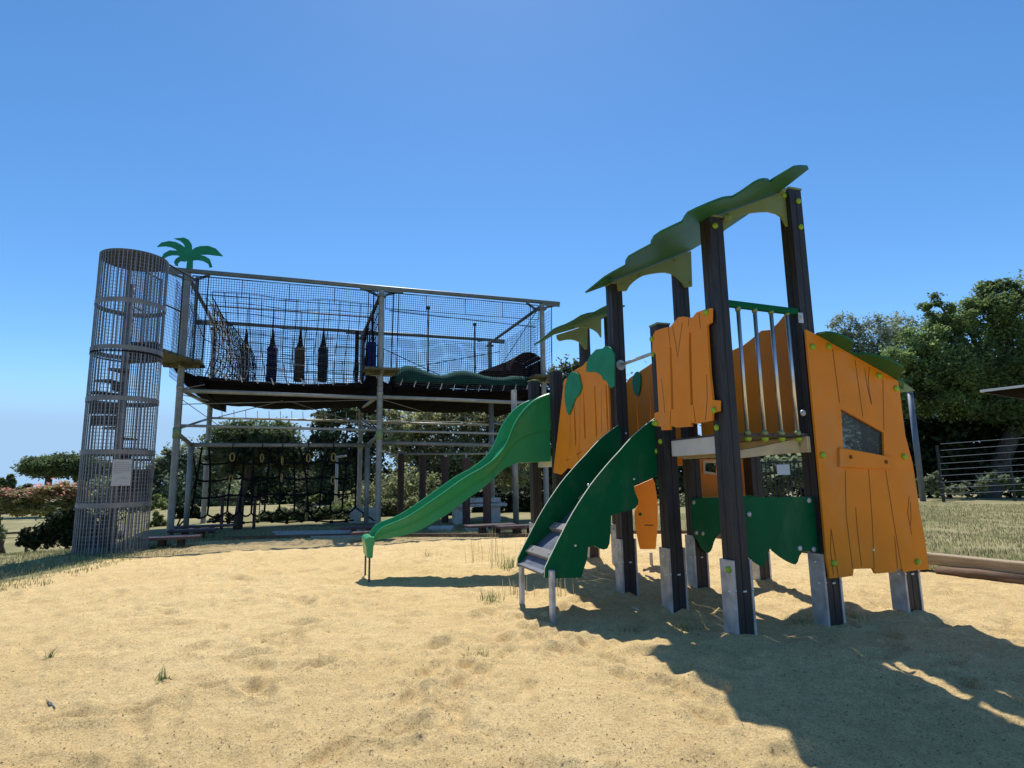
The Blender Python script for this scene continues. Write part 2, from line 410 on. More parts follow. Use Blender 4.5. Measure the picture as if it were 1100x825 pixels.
def build_ground():
    th = np.radians(np.arange(-62, 62.01, .2)); rr = [.55]
    while rr[-1] < 40: rr.append(rr[-1] * 1.0085 + .0005)
    rr = np.array(rr); T, Q = np.meshgrid(th, rr); X = (Q * np.sin(T)); Y = (Q * np.cos(T))
    Z = ground_z(X.ravel(), Y.ravel()); V = np.c_[X.ravel(), Y.ravel(), Z]
    nr, nt = X.shape; I = np.arange(nr * nt).reshape(nr, nt)
    Fq = np.stack([I[:-1, :-1], I[:-1, 1:], I[1:, 1:], I[1:, :-1]], -1).reshape(-1, 4)
    cen = V[Fq].mean(1); cx, cy = cen[:, 0], cen[:, 1]
    jx = cx + .16 * pnoise(cx * 1.6, cy * 1.6, 21) + .10 * pnoise(cx * 6, cy * 6, 22); jy = cy + .16 * pnoise(cx * 1.6, cy * 1.6, 23) + .10 * pnoise(cx * 6, cy * 6, 24)
    m = in_poly(jx, jy, SAND)
    def part(mask, name, mt):
        f = Fq[mask]; u, inv = np.unique(f, return_inverse=True)
        return raw_mesh(name, V[u], inv.reshape(f.shape), mt, smooth=True)
    tag(part(m, 'sand', M['sand']), kind='structure')
    tag(part(~m, 'lawn', M['lawn']), kind='structure')
    # the rest of the land: all round beyond, and behind
    V2, F2 = [], []
    tb = np.radians(np.arange(62, 298.1, 4)); rb = np.array([0, .55, 1.5, 3, 5, 8, 12, 20, 40.0])
    T, Q = np.meshgrid(tb, rb); A = np.c_[(Q * np.sin(T)).ravel(), (Q * np.cos(T)).ravel()]
    V2 = np.c_[A, base_h(A[:, 0], A[:, 1])]; I = np.arange(T.size).reshape(T.shape)
    F2 = np.stack([I[:-1, :-1], I[:-1, 1:], I[1:, 1:], I[1:, :-1]], -1).reshape(-1, 4)
    c = V2[F2].mean(1); ms = in_poly(c[:, 0], c[:, 1], SAND)
    tf = np.radians(np.arange(-62, 62.1, 6.2)); Tf, Qf = np.meshgrid(tf, np.array([0.0, .55])); Af = np.c_[(Qf * np.sin(Tf)).ravel(), (Qf * np.cos(Tf)).ravel()]
    If = np.arange(Tf.size).reshape(Tf.shape) + len(V2)
    Ff = np.stack([If[:-1, :-1], If[:-1, 1:], If[1:, 1:], If[1:, :-1]], -1).reshape(-1, 4)
    VV = np.r_[V2, np.c_[Af, np.zeros(len(Af)) - .01]]
    tag(raw_mesh('sand', VV, np.r_[F2[ms], Ff], M['sand']), kind='structure')
    to = np.radians(np.arange(0, 360.1, 2)); ro = np.array([39.4, 48, 60, 80, 110, 160, 240, 400, 700, 1200, 2500]); T, Q = np.meshgrid(to, ro)
    A = np.c_[(Q * np.sin(T)).ravel(), (Q * np.cos(T)).ravel()]; V3 = np.c_[A, base_h(A[:, 0], A[:, 1]) - .03]
    I = np.arange(T.size).reshape(T.shape) + len(VV); F3 = np.stack([I[:-1, :-1], I[:-1, 1:], I[1:, 1:], I[1:, :-1]], -1).reshape(-1, 4)
    tag(raw_mesh('land', np.r_[VV, V3], np.r_[F2[~ms], F3], M['lawn'], smooth=True), kind='structure')
build_ground()

# ------------------------------------------------------------------ PLAYSET
ps = empty('climbing_playset', (PS.x, PS.y, 0), PS.a, 'orange and dark green climbing playset with slide, ramp and black posts on the sand', 'playset')
HW = .066
def post(u, v, top, cap=True, foot=.55, zb=-.12, feet=True, caps=()):
    b = MB()
    b.box((u, v, (top + zb) / 2), (2 * HW, 2 * HW, top - zb))
    for du, dv, sx, sy in ((0, -HW, .010, .003), (0, HW, .010, .003), (-HW, 0, .003, .010), (HW, 0, .003, .010)):
        b.box((u + du, v + dv, (top - .03) / 2), (sx, sy, top - .06), mi=1)
    o = b.build('post', [M['post'], M['groove']], ps, bevel=.006)
    if cap:
        c = MB(); c.box((u, v, top + .008), (2 * HW + .012, 2 * HW + .012, .016))
        c.add([(u - HW, v - HW, top + .0165), (u + HW, v - HW, top + .0165), (u + HW, v + HW, top + .0165), (u - HW, v + HW, top + .0165), (u, v, top + .032)], [(0, 1, 4), (1, 2, 4), (2, 3, 4), (3, 0, 4)])
        c.build('post_cap', M['olive'], o)
    if feet:
        for sgn in (-1, 1):
            f = MB(); xx = u + sgn * (HW + .013)
            f.box((xx, v, (foot + zb) / 2), (.020, 2 * HW + .018, foot - zb))
            f.dome((xx, v - HW - .009, foot - .22), (0, -1, 0), .010, mi=1)
            f.dome((xx + sgn * .010, v, foot - .07), (sgn, 0, 0), .016, mi=1); f.box((xx - .0105, v - .02, foot - .23), (.002, .030, .013), mi=2)  # white block painted in for light at the bolt hole
            f.build('steel_foot', [M['steel'], M['chrome'], M['white']], o, bevel=.004)
    if feet:
        c = MB(); c.box((u + .012, v - HW - .002, foot - .23), (.030, .004, .012)); c.build('bright_slot', M['white'], o)  # white colour imitates light showing through the bolt slot
    for p, n in caps:
        c = MB(); c.dome(p, n, .026, .019); c.build('bolt_cap', M['lime'], o, smooth=True)
    return o
def g(i, j): return (i * SU, j * SV)
ZT1, ZT2 = 3.30, 3.70
E_ = HW + .003
p1 = post(0, 0, ZT1, caps=[((-.02, -E_, 3.22), (0, -1, 0)), ((-E_, .02, 1.56), (-1, 0, 0)), ((-E_ - .022, -.03, .48), (-1, 0, 0))])
p2 = post(SU, 0, ZT2 - .03, caps=[((SU + .02, -E_, 3.56), (0, -1, 0)), ((SU + .02, -E_, 3.32), (0, -1, 0))])
p3 = post(0, SV, 2.60, caps=[((-E_, SV + .03, 2.33), (-1, 0, 0)), ((-E_, SV - .02, 1.50), (-1, 0, 0))])
pa = post(0, 2 * SV, 3.27)
pb = post(SU, 2 * SV, 3.62)
p5 = post(2 * SU - .05, 2 * SV, 2.2)
p7 = post(2 * SU + .02, .02, .62, cap=False, foot=.56)
p4 = post(0, 4 * SV, 2.60)
p6 = post(0, 5 * SV, 2.60)
q2 = post(SU, 4 * SV, 3.42)
q1 = post(SU, 5 * SV, 3.50)

def zu(frame_c, axis):
    """panel frames on a plane u=c (axis 'u') or v=c (axis 'v')"""
    if axis == 'u': return lambda a, b, t: (frame_c + t, a, b)
    return lambda a, b, t: (a, frame_c + t, b)
def trU(pts, ox, oy, k, c, ky=None):
    ky = ky or k
    return [(float(q[1]), float(q[2])) for q in (PS.U(ox + x * k, oy + y * ky, c) for x, y in pts)]
def trV(pts, ox, oy, k, c, fr=PS):
    return [(float(q[0]), float(q[2])) for q in (fr.V(ox + x * k, oy + y * k, c) for x, y in pts)]
def groove(b, pts, fr, w=.006, lift=-.0015, mi=1):
    for (a0, b0), (a1, b1) in zip(pts[:-1], pts[1:]):
        d = Vector((a1 - a0, b1 - b0)); n = Vector((-d.y, d.x)).normalized() * w / 2
        q = [(a0 + n.x, b0 + n.y), (a1 + n.x, b1 + n.y), (a1 - n.x, b1 - n.y), (a0 - n.x, b0 - n.y)]
        b.add([fr(x, y, lift) for x, y in q], [(0, 1, 2, 3)], mi)
def smooth_loop(pts, it=2):
    for _ in range(it):
        o = []
        for i in range(len(pts)):
            a, b = pts[i], pts[(i + 1) % len(pts)]
            o += [(a[0] * .75 + b[0] * .25, a[1] * .75 + b[1] * .25), (a[0] * .25 + b[0] * .75, a[1] * .25 + b[1] * .75)]
        pts = o
    return pts
def slit(a, z0, z1, w, lean=0.0):
    h = w / 2; n = 6; L_, R_ = [], []
    for i in range(n + 1):
        t = i / n; ww = h * (.55 + .45 * math.sin(math.pi * min(1, t * 1.0 + .0)) + .12 * math.sin(7 * t)); z = z0 + (z1 - z0) * t; x = a + lean * (t - .5)
        L_.append((x - ww, z)); R_.append((x + ww, z))
    return L_ + R_[::-1]

# near fence of three broken boards, between the ramp and the corner post
c = -HW - .045; fr = zu(c, 'u')
out = trU([(115, 172), (150, 160), (182, 151), (190, 156), (212, 128), (235, 101), (262, 97), (283, 100), (292, 104), (310, 101), (330, 76), (368, 62), (405, 53), (406, 90), (404, 128), (384, 142),
           (390, 250), (400, 400), (414, 532), (447, 535), (446, 590), (413, 601), (410, 641), (370, 648), (330, 656), (302, 650), (302, 671), (260, 674), (222, 676), (196, 664), (192, 689), (148, 690), (146, 671), (114, 669), (111, 600), (134, 594),
           (128, 480), (122, 350), (117, 292), (101, 282), (101, 205)], 680, 320, .206, c)
h1 = trU([(191, 255), (200, 258), (203, 330), (207, 450), (210, 580), (198, 582), (196, 450), (192, 330)], 680, 320, .206, c)
h2 = trU([(292, 182), (302, 180), (303, 260), (307, 420), (312, 556), (300, 559), (295, 420), (291, 260)], 680, 320, .206, c)
b = MB(); b.panel(out, [h1, h2], fr, .022, 0)
for gl in ([(183, 152), (190, 200), (194, 252)], [(205, 150), (222, 230), (233, 308)], [(258, 125), (246, 210), (235, 300)], [(292, 106), (288, 150)], [(148, 420), (160, 520), (166, 600)], [(384, 400), (388, 520), (378, 640)], [(316, 562), (326, 650)], [(196, 585), (194, 660)], [(345, 80), (352, 160)]):
    groove(b, trU(gl, 680, 320, .206, c), fr)
fp = b.build('fence_panel', [M['orange'], M['core']], ps, bevel=.003)
for x, y in ((383, 75), (424, 585), (122, 655), (99, 215)):
    q = PS.U(680 + x * .206, 320 + y * .206, c); d = MB(); d.dome((c - .001, q[1], q[2]), (-1, 0, 0), .026, .020); d.build('bolt_cap', M['lime'], fp, smooth=True)
# far fence with leaf cut-outs beside the slide
fr = zu(c, 'u')
v0, v1 = 2 * SV + .02, 4 * SV - .085
top = [(v0, 2.56)] + trU([(345, 190), (300, 205), (262, 222), (240, 236), (222, 258), (200, 268), (165, 290), (140, 320), (125, 330)], 580, 340, .206, c)
out = [(v1, 1.25), (3.1, 1.22), (2.9, 1.30), (2.6, 1.27), (2.3, 1.31), (v0, 1.29)] + top
sl = []
for x in (182, 232, 292, 352):
    q = PS.U(580 + x * .206, 340 + 540 * .206, c); y0 = PS.U(580 + x * .206, 340 + {182: 675, 232: 640, 292: 628, 352: 600}[x] * .206, c)[2]; y1 = PS.U(580 + x * .206, 340 + {182: 440, 232: 395, 292: 360, 352: 352}[x] * .206, c)[2]
    sl.append(slit(q[1], y0, y1, .040))
for pts in ([(137, 756), (150, 746), (166, 728), (168, 722), (150, 735), (137, 744)], [(190, 716), (205, 706), (220, 699), (219, 706), (205, 715), (191, 723)], [(250, 690), (264, 683), (277, 680), (276, 687), (264, 692), (250, 697)]):
    sl.append(trU(pts, 580, 340, .206, c))
b = MB(); b.panel(out, sl, fr, .022)
for gl in ([(158, 420), (160, 560), (156, 700)], [(210, 420), (208, 600), (200, 780)], [(320, 380), (322, 600)]):
    groove(b, trU(gl, 580, 340, .206, c), fr)
fp = b.build('fence_panel', [M['orange'], M['core']], ps, bevel=.003)
lc = c - .018; lf = zu(lc, 'u')
for pts in ([(163, 288), (188, 292), (203, 305), (217, 372), (205, 405), (182, 432), (165, 480), (150, 513), (138, 495), (128, 420), (129, 370), (142, 318)],
            [(240, 288), (243, 240), (260, 205), (292, 172), (328, 166), (338, 154), (355, 156), (372, 168), (386, 195), (387, 362), (372, 375), (360, 362), (349, 340), (340, 332), (328, 330), (318, 304), (305, 298), (288, 288), (262, 290)]):
    lo = trU(pts, 580, 340, .206, lc); d = MB(); d.panel(lo, [], lf, .016); d.build('leaf_decal', M['leaf'], fp)
q = PS.U(640 - 1, 340 + 222 * .206, c)
d = MB(); d.dome((-E_, 2 * SV - .03, 2.27), (-1, 0, 0), .022); d.build('bolt_cap', M['lime'], fp, smooth=True)
# shaded panels on the far (right) side of the decks
def back_panel(va, vb, zb, prof, slits, lf=False):
    cc = SU + HW + .02; fr = zu(cc, 'u')
    out = [(va, zb), (va, prof[0][1])] + prof + [(vb, prof[-1][1]), (vb, zb)]
    b = MB(); b.panel(out, slits, fr, .022); o = b.build('fence_panel', [M['orange'], M['core']], ps, bevel=.003)
    if lf:
        d = MB(); d.panel(smooth_loop([(2.78, 2.52), (2.9, 2.56), (3.02, 2.45), (2.98, 2.28), (2.88, 2.2), (2.8, 2.32)], 2), [], zu(cc - .02, 'u'), .016); d.build('leaf_decal', M['leaf'], o)
    return o
back_panel(-.0, 2 * SV - .1, 1.40, [(.05, 2.50), (.16, 2.60), (.28, 2.62), (.36, 2.57), (.46, 2.53), (.58, 2.55), (.72, 2.50), (.85, 2.46), (1.1, 2.44), (1.4, 2.42), (1.55, 2.38)], [])
back_panel(2 * SV + .1, 4 * SV - .1, 1.30, [(1.9, 2.58), (2.1, 2.62), (2.5, 2.60), (2.8, 2.55), (3.1, 2.5), (3.25, 2.42)], [slit(2.25, 1.6, 2.3, .022), slit(2.62, 1.55, 2.25, .022), slit(2.95, 1.55, 2.2, .022)], True)

# brackets and roofs
ARCH = [(-.006, 3.308), (.974, 3.746), (.958, 3.319), (.857, 3.300), (.835, 3.345), (.791, 3.393), (.745, 3.427), (.696, 3.448), (.61, 3.456), (.528, 3.444), (.43, 3.422), (.333, 3.393), (.255, 3.348), (.193, 3.301), (.143, 3.252), (.107, 3.196), (.002, 3.185)]
def bracket(v, pts, th=.03):
    b = MB(); b.panel(pts, [], zu(v, 'v'), th); return b.build('roof_bracket', M['olive'], ps, bevel=.003)
for v in (-.020, 2 * SV - HW - .032):
    a = [(min(x, .795) if v < 0.5 and x > .9 else x, z) for x, z in ARCH]
    if v < .5:
        a = [(.07, 3.342), (.795, 3.666), (.795, 3.34), (.75, 3.42)] + ARCH[7:14] + [(.143, 3.252), (.107, 3.205), (.07, 3.20)]
    o = bracket(v, a)
    for x, z in ((.78, 3.62), (.16, 3.34)) if v < .5 else ((.74, 3.60), (.28, 3.385), (.93, 3.36), (.05, 3.26)):
        d = MB(); d.dome((x, v - .001, z), (0, -1, 0), .026 if v < .5 else .016, .02); d.build('bolt_cap', M['lime'] if v < .5 else M['olive'], o, smooth=True)
    if v < .5:
        for x, z in ((.72, 3.66), (.10, 3.32)):
            d = MB(); d.box((x, -.06, z - .02), (.05, .05, .04)); d.build('bracket_cleat', M['olive'], o, bevel=.004)
def roof_sheet(poly, s, z0, name='roof', th=.018, it=0):
    nrm = Vector((-s, 0, 1)).normalized()
    def fr(a, b, t): return (a + nrm.x * t, b, s * a + z0 + nrm.z * t)
    b = MB(); b.panel(smooth_loop(poly, it) if it else poly, [], fr, th); return b.build(name, M['roof'], ps)
k8 = .2279; RS, RZ = .4469, 3.3107 + .012
def onroof(pts, ox, oy, k, s, z0):
    return [(float(q[0]), float(q[1])) for q in (PS.on(ox + x * k, oy + y * k, (-s, 0, 1), z0) for x, y in pts)]
rp = onroof([(945, 176), (1048, 95), (1045, 87), (1010, 85), (980, 89), (930, 119), (890, 142), (868, 157), (860, 149), (840, 147), (818, 151), (790, 165), (760, 186), (725, 210), (690, 230), (665, 232), (640, 237), (580, 260), (520, 286), (480, 306), (465, 325), (452, 348), (400, 372), (352, 395), (320, 418), (306, 443), (305, 455), (250, 484), (200, 512), (187, 532), (185, 553), (130, 582), (84, 609)], 630, 160, k8, RS, RZ)
rp += [(-.30, 1.80), (.30, 1.92), (.80, 1.90), (.985, 1.74)]
rp += onroof([(635, 395), (790, 290)], 630, 160, k8, RS, RZ)
roof_sheet(rp, RS, RZ)
# small leaf under the low far end
rp2 = onroof([(30, 667), (60, 655), (120, 628), (120, 615), (100, 617), (62, 640)], 630, 160, k8, RS, RZ - .02)
roof_sheet(rp2, RS, RZ - .02)
# second, smaller roof over the slide
k6 = .1455
A2 = trV([(400, 200), (590, 140), (592, 292), (570, 258), (540, 235), (515, 224), (490, 219), (440, 218), (400, 215)], 560, 320, k6, 4 * SV - HW - .032)
B2 = trV([(262, 272), (490, 200), (488, 378), (470, 380), (455, 352), (430, 325), (400, 312), (370, 306), (330, 308), (285, 318), (266, 302)], 560, 320, k6, 5 * SV - HW - .032)
bracket(4 * SV - HW - .032, [(x, z) for x, z in A2]); bracket(5 * SV - HW - .032, B2)
s2 = (B2[1][1] - B2[0][1]) / (B2[1][0] - B2[0][0]); z2 = B2[0][1] - s2 * B2[0][0] + .004
rp3 = onroof([(95, 352), (160, 305), (200, 270), (240, 236), (280, 218), (330, 200), (385, 172), (440, 137), (490, 120), (540, 112), (590, 84), (645, 58)], 560, 320, k6, s2, z2)
rp3 = [q for q in rp3] + [(1.05, 3.3), (1.05, 4.4)]
lo = onroof([(490, 200), (240, 272), (165, 318)], 560, 320, k6, s2, z2)
roof_sheet(rp3 + [lo[0], lo[1], lo[2]], s2, z2)

# railing between the two tall posts
zr = 2.575
b = MB(); b.bar((HW, -.03, zr), (SU - HW, -.03, zr - .02), .05, .055); rl = b.build('railing', M['green'], ps, bevel=.01)
for i in range(4):
    u = .18 + i * .168
    b = MB(); b.tube([(u, -.03, 1.50), (u, -.03, zr)], .0165, 10); br = b.build('rail_bar', M['chrome'], rl, smooth=True)
    b = MB(); b.tube([(u, -.03, zr - .055), (u, -.03, zr - .015)], [.022, .026], 10); b.build('bar_collar', M['tint'], rl, smooth=True); b = MB(); b.tube([(u, -.03, 1.505), (u, -.03, 1.535)], [.028, .021], 10); b.build('bar_collar', M['tint'], rl, smooth=True)
    b = MB(); b.dome((u, -.03, 1.478), (0, 0, -1), .028, .03); b.build('bolt_cap', M['lime'], rl, smooth=True)
b = MB(); b.box((SU - HW - .006, -HW - .002, zr - .08), (.05, .01, .09)); b.dome((SU - HW - .006, -HW - .008, zr - .08), (0, -1, 0), .012); b.build('rail_clamp', M['steel'], rl, bevel=.003)
for x, y in ((282, 563), (1, 1)):
    if x > 10:
        q = PS.V(780 + x * .2909, 280 + y * .2909, -E_); d = MB(); d.dome((q[0], -E_, q[2]), (0, -1, 0), .026, .02); d.build('steel_bolt', M['steel'], p2, smooth=True)
# handrail across the ramp opening
qa = PS.U(668, 391, -.02); b = MB(); zz = qa[2]
b.tube([(-.0, 2 * SV - HW, zz), (-.0, SV + HW, zz + .0)], .0165, 10); b.tube([(-.0, 2 * SV - HW - .002, zz), (-.0, 2 * SV - HW - .016, zz)], .055, 16)
b.build('handrail', M['steel'], ps, smooth=False)

# decks and their beams
def deck(v0, v1, z):
    b = MB(); n = 6; w = (SU - .02) / n
    for i in range(n): b.box((.01 + w * (i + .5), (v0 + v1) / 2, z - .012), (w - .006, v1 - v0, .024))
    return b.build('deck', M['deck'], ps, bevel=.002)
deck(-.03, SV - .01, 1.515); deck(SV + .01, 2 * SV + .02, 1.515); deck(2 * SV + .04, 4 * SV - .04, 1.50); deck(4 * SV - .02, 5 * SV + .03, 1.50)
def beam(a, b_, w, h, m):
    b = MB(); b.bar(a, b_, w, h); return b.build('deck_beam', M[m], ps, bevel=.004)
beam((.015, HW + .02, 1.43), (.015, SV - HW - .02, 1.43), .035, .14, 'paleb')
o = beam((SU - .09, -.05, 1.425), (SU - .09, 2 * SV, 1.425), .035, .13, 'beige')
beam((.09, SV + .09, 1.42), (SU - .12, SV + .09, 1.42), .035, .13, 'beige')
q0 = PS.V(680 + 590 * .2, 430 + 300 * .2, .10); q1_ = PS.V(680 + 935 * .2, 430 + 275 * .2, .06)
b = MB(); b.panel(trV([(575, 268), (700, 245), (850, 212), (932, 200), (936, 275), (700, 298), (575, 312)], 680, 430, .2, .035), [], zu(.035, 'v'), .035); o = b.build('deck_beam', M['beige'], ps, bevel=.004)
q = PS.V(680 + 900 * .2, 430 + 236 * .2, .034); d = MB(); d.dome((q[0], .034, q[2]), (0, -1, 0), .022, .016); d.build('bolt_cap', M['olive'], o, smooth=True)
beam((.03, 4 * SV - .02, 1.41), (SU - .1, 4 * SV - .02, 1.41), .035, .13, 'beige'); beam((.03, 4 * SV + .07, 1.40), (.03, 5 * SV - .07, 1.40), .035, .14, 'paleb')
# green wavy boards low down, below the deck
def wavy(pts, v, holes=(), bolts=()):
    b = MB(); b.panel(pts, list(holes), zu(v, 'v'), .018); o = b.build('wavy_board', M['green'], ps, bevel=.003)
    for x, z in bolts:
        d = MB(); d.dome((x, v - .001, z), (0, -1, 0), .022, .010); d.build('steel_bolt', M['steel'], o, smooth=True)
wb = trV([(560, 310), (590, 335), (625, 362), (655, 380), (668, 374), (680, 330), (690, 290), (703, 268), (720, 288), (760, 320), (800, 345), (835, 362), (852, 366), (865, 350), (875, 315), (892, 292), (915, 284), (940, 288), (995, 300)], 700, 540, .1818, -.02)
wb = [(-.04 + .1, 1.01), (.07, .62)] + [(x, z) for x, z in wb if x < SU - .05] + [(SU - .055, .56), (SU - .055, 1.0)]
q = [PS.V(680 + x * .2, 430 + y * .2, -.02) for x, y in ((945, 538), (970, 800), (895, 795), (622, 612))]
wavy(wb, -.02, [], [(t[0], t[2]) for t in q])
wa = [(.762, .942), (.764, .70), (.768, .53), (.80, .52), (.86, .40), (.92, .36), (.98, .38), (1.03, .50), (1.10, .56), (1.2, .55), (1.3, .42), (1.38, .40), (1.46, .52), (1.56, .55), (1.62, .50), (1.62, .95)]
wavy(smooth_loop(wa[1:-1], 1)[:-6] + [(1.62, .95), (.762, .942)], 2 * SV - HW - .03, (), [(.80, .58), (.88, .57), (.79, .90)])
# lower orange house wall with small window, seen under the deck
v = 2 * SV + .16
def tw(x, y): q = PS.V(680 + x * .2, 430 + y * .2, v); return (float(q[0]), float(q[2]))
win = [tw(384, 336), tw(452, 336), tw(452, 392), tw(384, 380)]
b = MB(); b.panel([tw(355, 325)[:1] + (.78,), (tw(612, 325)[0], .78), (tw(612, 325)[0], 1.36), (tw(355, 325)[0], 1.36)], [win], zu(v, 'v'), .022); hw_ = b.build('house_wall', [M['orange'], M['core']], ps, bevel=.003)
b = MB(); b.panel([(x + (-.025 if i in (0, 3) else .025), z + (.025 if i < 2 else -.025)) for i, (x, z) in enumerate(win)], [win], zu(v - .014, 'v'), .012); b.build('window_frame', M['paleb'], hw_)
# loose orange board on a short leg beyond the ramp
q = PS.loc(G(697, 607)); vv = float(q[1])
out = trV([(830, 432), (888, 407), (898, 430), (910, 500), (917, 580), (917, 680), (905, 825), (815, 825), (800, 760), (788, 690), (783, 600), (802, 560), (790, 500), (776, 455)], 540, 440, .1818, vv)
b = MB(); b.panel([p for p in out], [], zu(vv, 'v'), .022); 
gr = trV([(838, 682), (890, 684)], 540, 440, .1818, vv); groove(b, gr, zu(vv, 'v'), .016)
o = b.build('house_wall', [M['orange'], M['core']], ps, bevel=.003)
b = MB(); b.bar((float(q[0]) + .03, vv - .02, -.1), (float(q[0]) + .03, vv - .02, .16), .05, .02); b.build('support_leg', M['steel'], o)
d = MB(); qq = PS.V(540 + 812 * .1818, 440 + 618 * .1818, vv); d.dome((qq[0], vv - .001, qq[2]), (0, -1, 0), .022); d.build('bolt_cap', M['green'], o, smooth=True)

# house front panel on the right with window
v = -HW - .035; fr = zu(v, 'v')
def hp(x, y): q = PS.V(780 + x * .2909, 440 + y * .2909, v); return (float(q[0]), float(q[2]))
def hq(x, y): q = PS.V(840 + x * .1551, 340 + y * .1551, v); return (float(q[0]), float(q[2]))
out = [hq(165, 88), hq(240, 125), hq(370, 190), hq(500, 262), hq(600, 320), hq(700, 380), hq(803, 446), hq(818, 520), hq(832, 640), hq(856, 825), hp(690, 200), hp(705, 300), hp(716, 372), hp(735, 480), hp(751, 590),
       hp(700, 594), hp(655, 600), hp(650, 588), hp(632, 590), hp(628, 600), hp(553, 606), hp(545, 592), (hp(545, 592)[0] - .01, hp(545, 592)[1] + .012), hp(500, 588), hp(472, 589), hp(469, 614), hp(430, 620), hp(384, 624), hp(370, 540), hp(350, 300)]
win = [hp(423, -0 + 3), hp(582, 84), hp(584, 170), hp(434, 142)]
win = [(float(a[0]), float(a[2])) for a in (PS.V(x, y, v) for x, y in ((903.6, 439), (949.3, 464.4), (949.8, 489.2), (906, 480.9)))]
b = MB(); b.panel(out, [win], fr, .022)
for gl in ([hq(350, 225), hq(375, 420), hq(400, 600)], [hq(505, 300), hq(530, 480), hq(560, 695)], [hq(572, 360), hq(590, 480), hq(620, 612)], [hq(606, 350), hq(598, 420), hq(602, 500), hq(620, 600)], [hq(698, 440), hq(702, 600), hq(706, 785)],
           [hp(440, 225), hp(443, 390), hp(467, 585)], [hp(478, 360), hp(485, 450), hp(500, 580)], [hp(526, 222), hp(540, 420), hp(547, 590)], [hp(588, 222), hp(620, 420), hp(648, 588)], [hp(622, 470), hp(633, 585)], [hp(676, 320), hp(670, 380), hp(685, 462)], [hp(680, 340), hp(683, 400), hp(680, 430)], [hp(387, 440), hp(385, 520), hp(396, 610)], [hp(387, 440), hp(400, 520), hp(415, 620)]):
    groove(b, gl, fr, .0058)
hpn = b.build('house_wall', [M['orange'], M['core']], ps, bevel=.003)
gm = bpy.data.materials.new('tinted_window'); gm.use_nodes = True
nt = gm.node_tree; pb_ = nt.nodes['Principled BSDF']; pb_.inputs['Base Color'].default_value = (.10, .11, .10, 1); pb_.inputs['Roughness'].default_value = .12
tr = nt.nodes.new('ShaderNodeBsdfTransparent'); tr.inputs[0].default_value = (.55, .58, .55, 1); mxs = nt.nodes.new('ShaderNodeMixShader'); mxs.inputs[0].default_value = .35
nt.links.new(tr.outputs[0], mxs.inputs[1]); nt.links.new(pb_.outputs[0], mxs.inputs[2]); nt.links.new(mxs.outputs[0], nt.nodes['Material Output'].inputs[0])
cx_ = sum(p[0] for p in win) / 4; cz_ = sum(p[1] for p in win) / 4
b = MB(); b.panel([(cx_ + (x - cx_) * 1.06, cz_ + (z - cz_) * 1.06) for x, z in win], [], zu(v + .024, 'v'), .006); b.build('window_pane', gm, hpn)
sb = [(float(a[0]), float(a[2])) for a in (PS.V(x, y, v - .024) for x, y in ((902.5, 481.2), (930, 486), (949.8, 489.5), (959, 491.5), (960, 503.5), (930, 503), (902.5, 501.3)))]
b = MB(); b.panel(sb, [], zu(v - .024, 'v'), .022); o = b.build('sill_board', M['orange'], hpn, bevel=.003)
for x, y in ((914, 491), (952, 496.3)):
    q = PS.V(x, y, v - .026); b = MB(); b.dome((q[0], v - .025, q[2]), (0, -1, 0), .016, .01); ob = b.build('sill_bolt', M['ochre'], hpn, smooth=True)
for x, y in [(840 + 210 * .1551, 340 + 210 * .1551), (840 + 324 * .1551, 340 + 208 * .1551), (840 + 670 * .1551, 340 + 410 * .1551), (840 + 790 * .1551, 340 + 500 * .1551), (780 + 356 * .2909, 440 + 168 * .2909), (780 + 657 * .2909, 440 + 174 * .2909), (780 + 397 * .2909, 440 + 568 * .2909), (780 + 706 * .2909, 440 + 562 * .2909)]:
    q = PS.V(x, y, v - .001); d = MB(); d.dome((q[0], v - .001, q[2]), (0, -1, 0), .027, .020); d.build('bolt_cap', M['lime'], hpn, smooth=True)
q = PS.V(780 + 543 * .2909, 440 + 518 * .2909, v); d = MB(); d.dome((q[0], v - .001, q[2]), (0, -1, 0), .012, .008); d.build('steel_bolt', M['chrome'], hpn, smooth=True)
# its green roof, sloping down to the right
hs = (hq(803, 446)[1] - hq(165, 88)[1]) / (hq(803, 446)[0] - hq(165, 88)[0]); hz = hq(165, 88)[1] - hs * hq(165, 88)[0] + .004
lob = [(240, 124), (300, 114), (360, 119), (400, 130), (450, 150), (500, 185), (488, 215), (470, 243), (490, 258), (520, 262), (570, 261), (620, 266), (680, 280), (740, 301), (795, 328), (842, 360), (825, 400), (805, 440), (850, 462)]
hr = onroof(lob, 840, 340, .1551, hs, hz)
hr = hr + [(1.98, .02), (1.98, 1.62), (1.5, 1.70), (.95, 1.66), (.95, .02)]
roof_sheet(hr, hs, hz)
b = MB(); b.panel(trV([(803, 446), (850, 462), (895, 490), (924, 514), (880, 519), (818, 520)], 840, 340, .1551, -.02), [], zu(-.02, 'v'), .03); b.build('roof_bracket', M['olive'], ps, bevel=.003)

